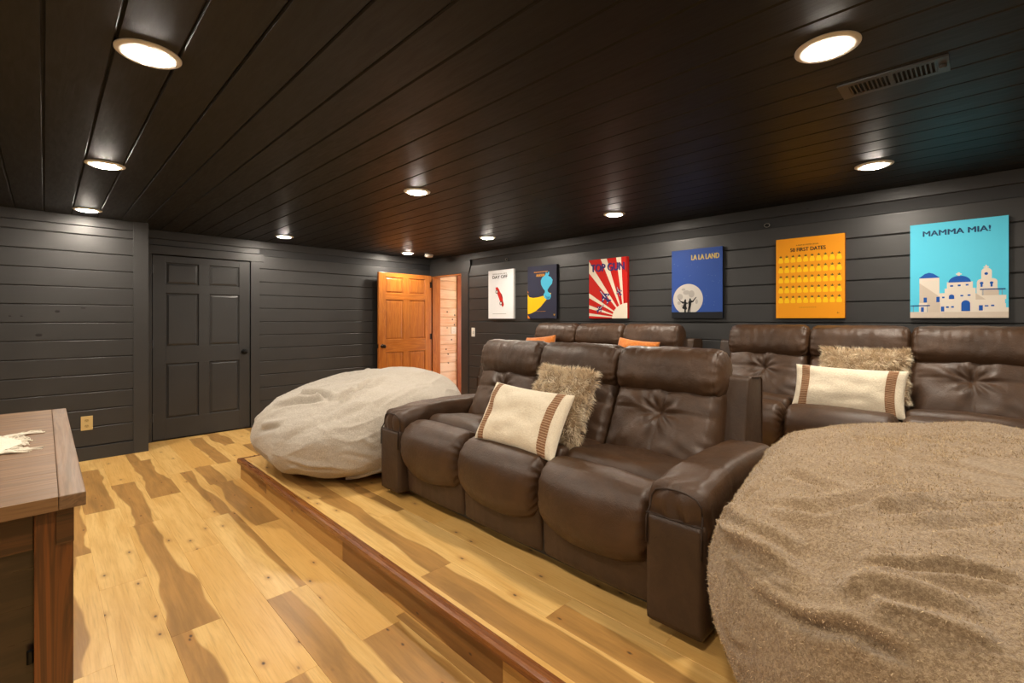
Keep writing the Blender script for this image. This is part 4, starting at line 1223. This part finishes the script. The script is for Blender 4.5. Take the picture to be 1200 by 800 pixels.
LB = (1.93, 3.70, ST1)
lb, P3, nu, nv = beanbag('beanbag', LB, 0.83, 0.83, 0.68, (0.17, -0.02), [
    ([(-0.759, 0.02, 0.485), (-0.605, -0.141, 0.549), (-0.469, -0.342, 0.569)], 0.022, 0.03, 0.026),
    ([(-0.58, 0.009, 0.579), (-0.453, -0.156, 0.59), (-0.457, -0.358, 0.57)], 0.024, 0.045, 0.04),
    ([(-0.436, -0.409, 0.567), (-0.261, -0.388, 0.633), (0.056, -0.207, 0.692)], 0.022, 0.035, 0.035),
    ([(-0.826, -0.013, 0.357), (-0.768, -0.272, 0.42)], 0.02, 0.02, 0.02),
    ([(-0.558, -0.677, 0.294), (-0.308, -0.789, 0.196)], 0.014, 0.012, 0.01),
    ([(-0.44, -0.743, 0.358), (-0.334, -0.777, 0.257)], 0.014, 0.012, 0.01),
    ([(-0.277, -0.674, 0.526), (0.248, -0.54, 0.643)], 0.02, 0.012, 0.01),
    ([(-0.79, -0.336, 0.202), (-0.441, -0.744, 0.146)], 0.016, 0.012, 0.01),
    ([(-0.794, -0.348, 0.321), (-0.484, -0.582, 0.483), (-0.252, -0.628, 0.578)], 0.03, 0.01, 0.008),
], [M['fleece_grey'], M['liner']], 'pale grey fleece beanbag at the far end of the platform beside the sofa', 3.1, hem_left, 2.2, 0.55, 0.8,
    sgroup='big fleece beanbags')
# hem band
G3 = P3.reshape(nv, nu, 3)
pts = []
for i in range(nu):
    an = i * 360.0 / nu; an = an - 360 if an > 180 else an
    hz = float(hem_left(np.array([an]))[0])
    if hz > 0.012 and -145 < an < -20:
        col_ = G3[:, i, :]; j = int(np.argmin(np.abs(np.where(np.arange(nv) < nv * .8, col_[:, 2], 9) - hz)))
        # take the outermost point at that height
        cand = [jj for jj in range(int(nv * .8)) if abs(col_[jj, 2] - hz) < 0.02]
        if cand: j = max(cand, key=lambda q: math.hypot(col_[q, 0], col_[q, 1]))
        pts.append((col_[j, 0], col_[j, 1], hz))
pts = pts[::3]
sm = [tuple(np.mean(np.array(pts[max(0, i-3):i+4]), 0) * np.array([1.004, 1.004, 1])) for i in range(len(pts))]
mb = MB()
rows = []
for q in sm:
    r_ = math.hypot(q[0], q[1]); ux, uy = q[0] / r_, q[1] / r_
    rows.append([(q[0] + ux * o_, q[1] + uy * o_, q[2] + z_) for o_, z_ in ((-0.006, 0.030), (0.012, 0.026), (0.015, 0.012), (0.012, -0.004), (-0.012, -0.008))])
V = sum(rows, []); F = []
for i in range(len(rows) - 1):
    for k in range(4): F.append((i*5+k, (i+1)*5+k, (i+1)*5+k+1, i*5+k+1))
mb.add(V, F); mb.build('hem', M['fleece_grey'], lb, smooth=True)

RB = (1.98, -0.30, ST1)
rbag, PR, nu_, nv_ = beanbag('beanbag', RB, 0.90, 0.955, 0.690, (0.09, 0.0), [
    ([(-0.52, 0.86, 0.575), (-0.514, 0.832, 0.551), (-0.585, 0.774, 0.555), (-0.639, 0.692, 0.57), (-0.66, 0.618, 0.577)], 0.02, 0.05, 0.034),
    ([(-0.594, 0.829, 0.527), (-0.651, 0.774, 0.539), (-0.705, 0.673, 0.546), (-0.74, 0.582, 0.545)], 0.018, 0.02, 0.014),
    ([(-0.746, 0.7, 0.488), (-0.779, 0.642, 0.492), (-0.802, 0.593, 0.497), (-0.816, 0.541, 0.511), (-0.816, 0.482, 0.526), (-0.829, 0.426, 0.526), (-0.832, 0.382, 0.529)], 0.014, 0.024, 0.014),
    ([(-0.772, 0.484, 0.558), (-0.736, 0.457, 0.57), (-0.736, 0.422, 0.576), (-0.732, 0.376, 0.581), (-0.73, 0.333, 0.579), (-0.721, 0.281, 0.586)], 0.02, 0.036, 0.03),
    ([(-0.667, 0.489, 0.605), (-0.651, 0.416, 0.619), (-0.603, 0.336, 0.629), (-0.597, 0.285, 0.632), (-0.598, 0.239, 0.637)], 0.012, 0.026, 0.016),
    ([(-0.421, 0.506, 0.65), (-0.388, 0.439, 0.665), (-0.271, 0.361, 0.672), (-0.113, 0.28, 0.686)], 0.018, 0.018, 0.014),
    ([(-0.54, 0.85, 0.6), (-0.392, 0.814, 0.614), (-0.275, 0.786, 0.634)], 0.018, 0.024, 0.016),
    ([(-0.663, 0.796, 0.507), (-0.72, 0.738, 0.495), (-0.758, 0.686, 0.478)], 0.016, 0.012, 0.01),
    ([(0.274, 0.644, 0.713), (0.209, 0.623, 0.718), (0.123, 0.593, 0.714)], 0.022, 0.03, 0.018),
    ([(-0.685, 0.795, 0.366), (-0.717, 0.75, 0.334), (-0.768, 0.692, 0.345)], 0.015, 0.014, 0.01),
    ([(-0.213, 0.764, 0.652), (-0.318, 0.601, 0.656)], 0.022, 0.018, 0.014),
    ([(-0.042, 0.512, 0.705), (0.184, 0.421, 0.705), (0.363, 0.296, 0.709)], 0.02, 0.02, 0.015),
    ([(-0.476, 0.74, 0.623), (-0.481, 0.61, 0.637), (-0.373, 0.532, 0.653), (-0.212, 0.436, 0.683)], 0.02, 0.018, 0.014),
    ([(-0.473, 0.4, 0.655), (-0.38, 0.327, 0.666), (-0.245, 0.236, 0.678)], 0.02, 0.016, 0.012),
], [M['fleece_tan'], M['liner_grey']], 'large tan fleece beanbag in the right foreground beside the front sofa', 8.4, None, 3.2, 0.30, 0.8, topin=0.0, e2v=0.15, mid=0.58, lowk=0.965, dents=[((-0.651, 0.62, 0.593), (.08, .08, .06), .030), ((-0.689, 0.525, 0.576), (.06, .07, .04), .018), ((-0.638, 0.322, 0.609), (.10, .10, .035), .026), ((-0.208, 0.577, 0.673), (.12, .12, .10), .014)], n=(460, 230),
    sgroup='big fleece beanbags')

def pile(parent, P3, nu, nv, count, L, seed, mat, w=0.0011):
    rn_ = np.random.RandomState(seed)
    Gd = P3.reshape(nv, nu, 3)
    dA = np.roll(Gd, -1, 1) - np.roll(Gd, 1, 1); dB = np.gradient(Gd, axis=0)
    N_ = np.cross(dA, dB); ar = np.linalg.norm(N_, axis=2); N_ = N_ / np.maximum(ar[..., None], 1e-12)
    wt = ar * (Gd[..., 2] > 0.02); wt[0] = 0; wt[-1] = 0
    pick = rn_.choice(nu * nv, size=count, p=(wt / wt.sum()).ravel())
    jj, ii = pick // nu, pick % nu
    p = Gd[jj, ii] + (dA[jj, ii] * 0.5) * rn_.uniform(-.5, .5, (count, 1)) + dB[jj, ii] * rn_.uniform(-.5, .5, (count, 1))
    n_ = N_[jj, ii]
    cl = np.stack([np.sin(p[:, 1] * 61 + 3 * np.sin(p[:, 0] * 37)), np.sin(p[:, 0] * 53 + 3 * np.sin(p[:, 2] * 41)), np.sin(p[:, 2] * 47 + 3 * np.sin(p[:, 1] * 31))], 1)
    d = n_ * 0.75 + rn_.normal(0, 0.42, (count, 3)) + 0.35 * cl
    d /= np.linalg.norm(d, axis=1, keepdims=True)
    s_ = np.cross(d, rn_.normal(0, 1, (count, 3))); s_ /= np.linalg.norm(s_, axis=1, keepdims=True)
    ln = L * rn_.uniform(0.6, 1.25, (count, 1))
    p = p - n_ * 0.001
    V = np.stack([p - s_ * w, p + s_ * w, p + d * ln], 1).reshape(-1, 3)
    me = bpy.data.meshes.new('pile')
    me.vertices.add(count * 3); me.vertices.foreach_set('co', V.ravel())
    me.loops.add(count * 3); me.loops.foreach_set('vertex_index', np.arange(count * 3, dtype=np.int32))
    me.polygons.add(count); me.polygons.foreach_set('loop_start', np.arange(0, count * 3, 3, dtype=np.int32)); me.polygons.foreach_set('loop_total', np.full(count, 3, np.int32))
    me.update(calc_edges=True)
    at = me.attributes.new('shade', 'FLOAT', 'POINT')
    base = np.clip(rn_.normal(0.5, 0.28, count) + 0.12 * cl[:, 0], 0, 1)
    at.data.foreach_set('value', np.repeat(base, 3))
    o = link('pile', me, mat, parent); o['kind'] = 'stuff'
    return o
g = G('tan_pile'); ra = g.n('Attribute', attribute_name='shade', attribute_type='GEOMETRY')
M['pile_tan'] = g.set(col=g.mix(ra.outputs['Fac'], c4(0.28, 0.185, 0.10), c4(0.74, 0.57, 0.36)), rough=0.85, spec=0.15)
g = G('grey_pile'); ra = g.n('Attribute', attribute_name='shade', attribute_type='GEOMETRY')
M['pile_grey'] = g.set(col=g.mix(ra.outputs['Fac'], c4(0.48, 0.41, 0.33), c4(0.78, 0.70, 0.60)), rough=0.9, spec=0.1)
pile(rbag, PR, nu_, nv_, 130000, 0.0085, 4, M['pile_tan'])

# ------------------------------------------------------------------ table at the left
TH = 0.90; TX1 = 0.074; TX0 = -1.62; TY0 = 1.58; TY1 = 3.13
te = empty('wooden_table', ((TX0 + TX1) / 2, (TY0 + TY1) / 2, 0), 'dark stained wooden console table with a paler top at the left', 'table')
ox, oy = te.location.x, te.location.y
def tb(name, x0, x1, y0, y1, z0, z1, mat, bev=0.003, par=None):
    mb = MB(); cx_, cy_, cz_ = (x0 + x1) / 2, (y0 + y1) / 2, (z0 + z1) / 2
    mb.box(x0 - cx_, x1 - cx_, y0 - cy_, y1 - cy_, z0 - cz_, z1 - cz_)
    return mb.build(name, mat, te, bevel=bev, loc=(cx_ - ox, cy_ - oy, cz_))
nb = 6; bw = (TY1 - TY0) / nb
for k in range(nb): tb('top_board', TX0, TX1 - 0.050, TY0 + bw * k, TY0 + bw * (k + 1) - 0.0006, TH - 0.034, TH, M['tabletop'], 0.0008)
tb('breadboard_end', TX1 - 0.0495, TX1, TY0, TY1, TH - 0.034, TH, M['tabletop_y'], 0.003)
lg = 0.070
for y0 in (TY0 + 0.03, TY1 - 0.03 - lg):
    for x0 in (TX0 + 0.03, TX1 - 0.022 - lg):
        tb('leg', x0, x0 + lg, y0, y0 + lg, 0, TH - 0.0345, M['tableleg'], 0.003)
# rails
for y0 in (TY0 + 0.045, TY1 - 0.045 - 0.025):
    tb('apron', TX0 + 0.03 + lg, TX1 - 0.022 - lg, y0, y0 + 0.025, TH - 0.130, TH - 0.0345, M['tablerail'], 0.002)
    tb('side_panel', TX0 + 0.03 + lg, TX1 - 0.022 - lg, y0 + 0.012, y0 + 0.018, 0.12, TH - 0.130, M['tablepanel'], 0.0)
tb('apron', TX1 - 0.022 - lg + 0.012, TX1 - 0.022 - 0.014, TY0 + 0.03 + lg, TY1 - 0.03 - lg, TH - 0.130, TH - 0.0345, M['tablerail'], 0.002)
tb('side_panel', TX1 - 0.022 - 0.05, TX1 - 0.022 - 0.03, TY0 + 0.03 + lg, TY1 - 0.03 - lg, 0.12, TH - 0.13, M['tablepanel'], 0.0)
tb('bottom_rail', TX0 + 0.03 + lg, TX1 - 0.022 - lg, TY0 + 0.045, TY0 + 0.07, 0.06, 0.14, M['tablerail'], 0.002)
# collar block where the apron meets the leg
tb('leg_block', TX1 - 0.022 - lg + 0.038, TX1 - 0.0215, TY0 + 0.022, TY0 + 0.045, TH - 0.125, TH - 0.0345, M['tablerail'], 0.002)
mb = MB(); mb.tube([(TX1 - .022 - lg - 0.006 - ox, TY0 + 0.045 - oy - .004, z) for z in (0.50, 0.53)], 0.007, 8); mb.build('hinge', M['black'], te)

# runner with fringe
ru = empty('table_runner', (TX1 - 0.45, 2.36, TH), 'white fringed cotton runner lying on the wooden table', 'table runner')
mb = MB()
rn = random.Random(5)
nx_, ny_ = 40, 16
V = []; F = []
for i in range(nx_ + 1):
    for j in range(ny_ + 1):
        v = j / ny_ * 2 - 1
        u = -0.75 + 1.055 * i / nx_
        shape = 0.03 * math.cos(v * 2.6) if i == nx_ else 0
        V.append((u + shape - 0.0, v * (0.165 - 0.012 * math.sin(i * .5)) , 0.0035 + 0.0015 * math.sin(i * 1.7 + j)))
for i in range(nx_):
    for j in range(ny_): F.append((i*(ny_+1)+j, (i+1)*(ny_+1)+j, (i+1)*(ny_+1)+j+1, i*(ny_+1)+j+1))
b_ = len(V); V += [(x_, y_, 0.0005) for x_, y_, _ in V]
F += [tuple(q + b_ for q in reversed(f)) for f in F]
mb.add(V, F); mb.build('cloth', M['macrame'], ru, smooth=True)
mb = MB()
for k in range(90):
    v = rn.uniform(-1, 1)
    x0 = 0.30 + 0.03 * math.cos(v * 2.6); y0 = v * 0.165
    if rn.random() < 0.5: v = math.copysign(rn.uniform(.8, 1), v); y0 = v * .165
    L = rn.uniform(0.008, 0.022) + 0.035 * (abs(v) > .8)
    an = rn.gauss(0, 0.5) + v * 0.35
    mb.tube([(x0 - .01, y0, 0.004), (x0 + L * .5 * math.cos(an), y0 + L * .5 * math.sin(an), rn.uniform(.003, .009)), (x0 + L * math.cos(an * .6), y0 + L * math.sin(an * .6) + rn.gauss(0, .006), 0.003)], 0.0016, 4)
for k in range(120):
    s = rn.choice((-1, 1)); x0 = rn.uniform(-.3, .3); L = rn.uniform(0.005, 0.018)
    mb.tube([(x0, s * .16, 0.004), (x0 + rn.gauss(0, .008), s * (.16 + L), 0.003)], 0.0014, 4)
fr = mb.build('fringe', M['macrame'], ru); fr['kind'] = 'stuff'
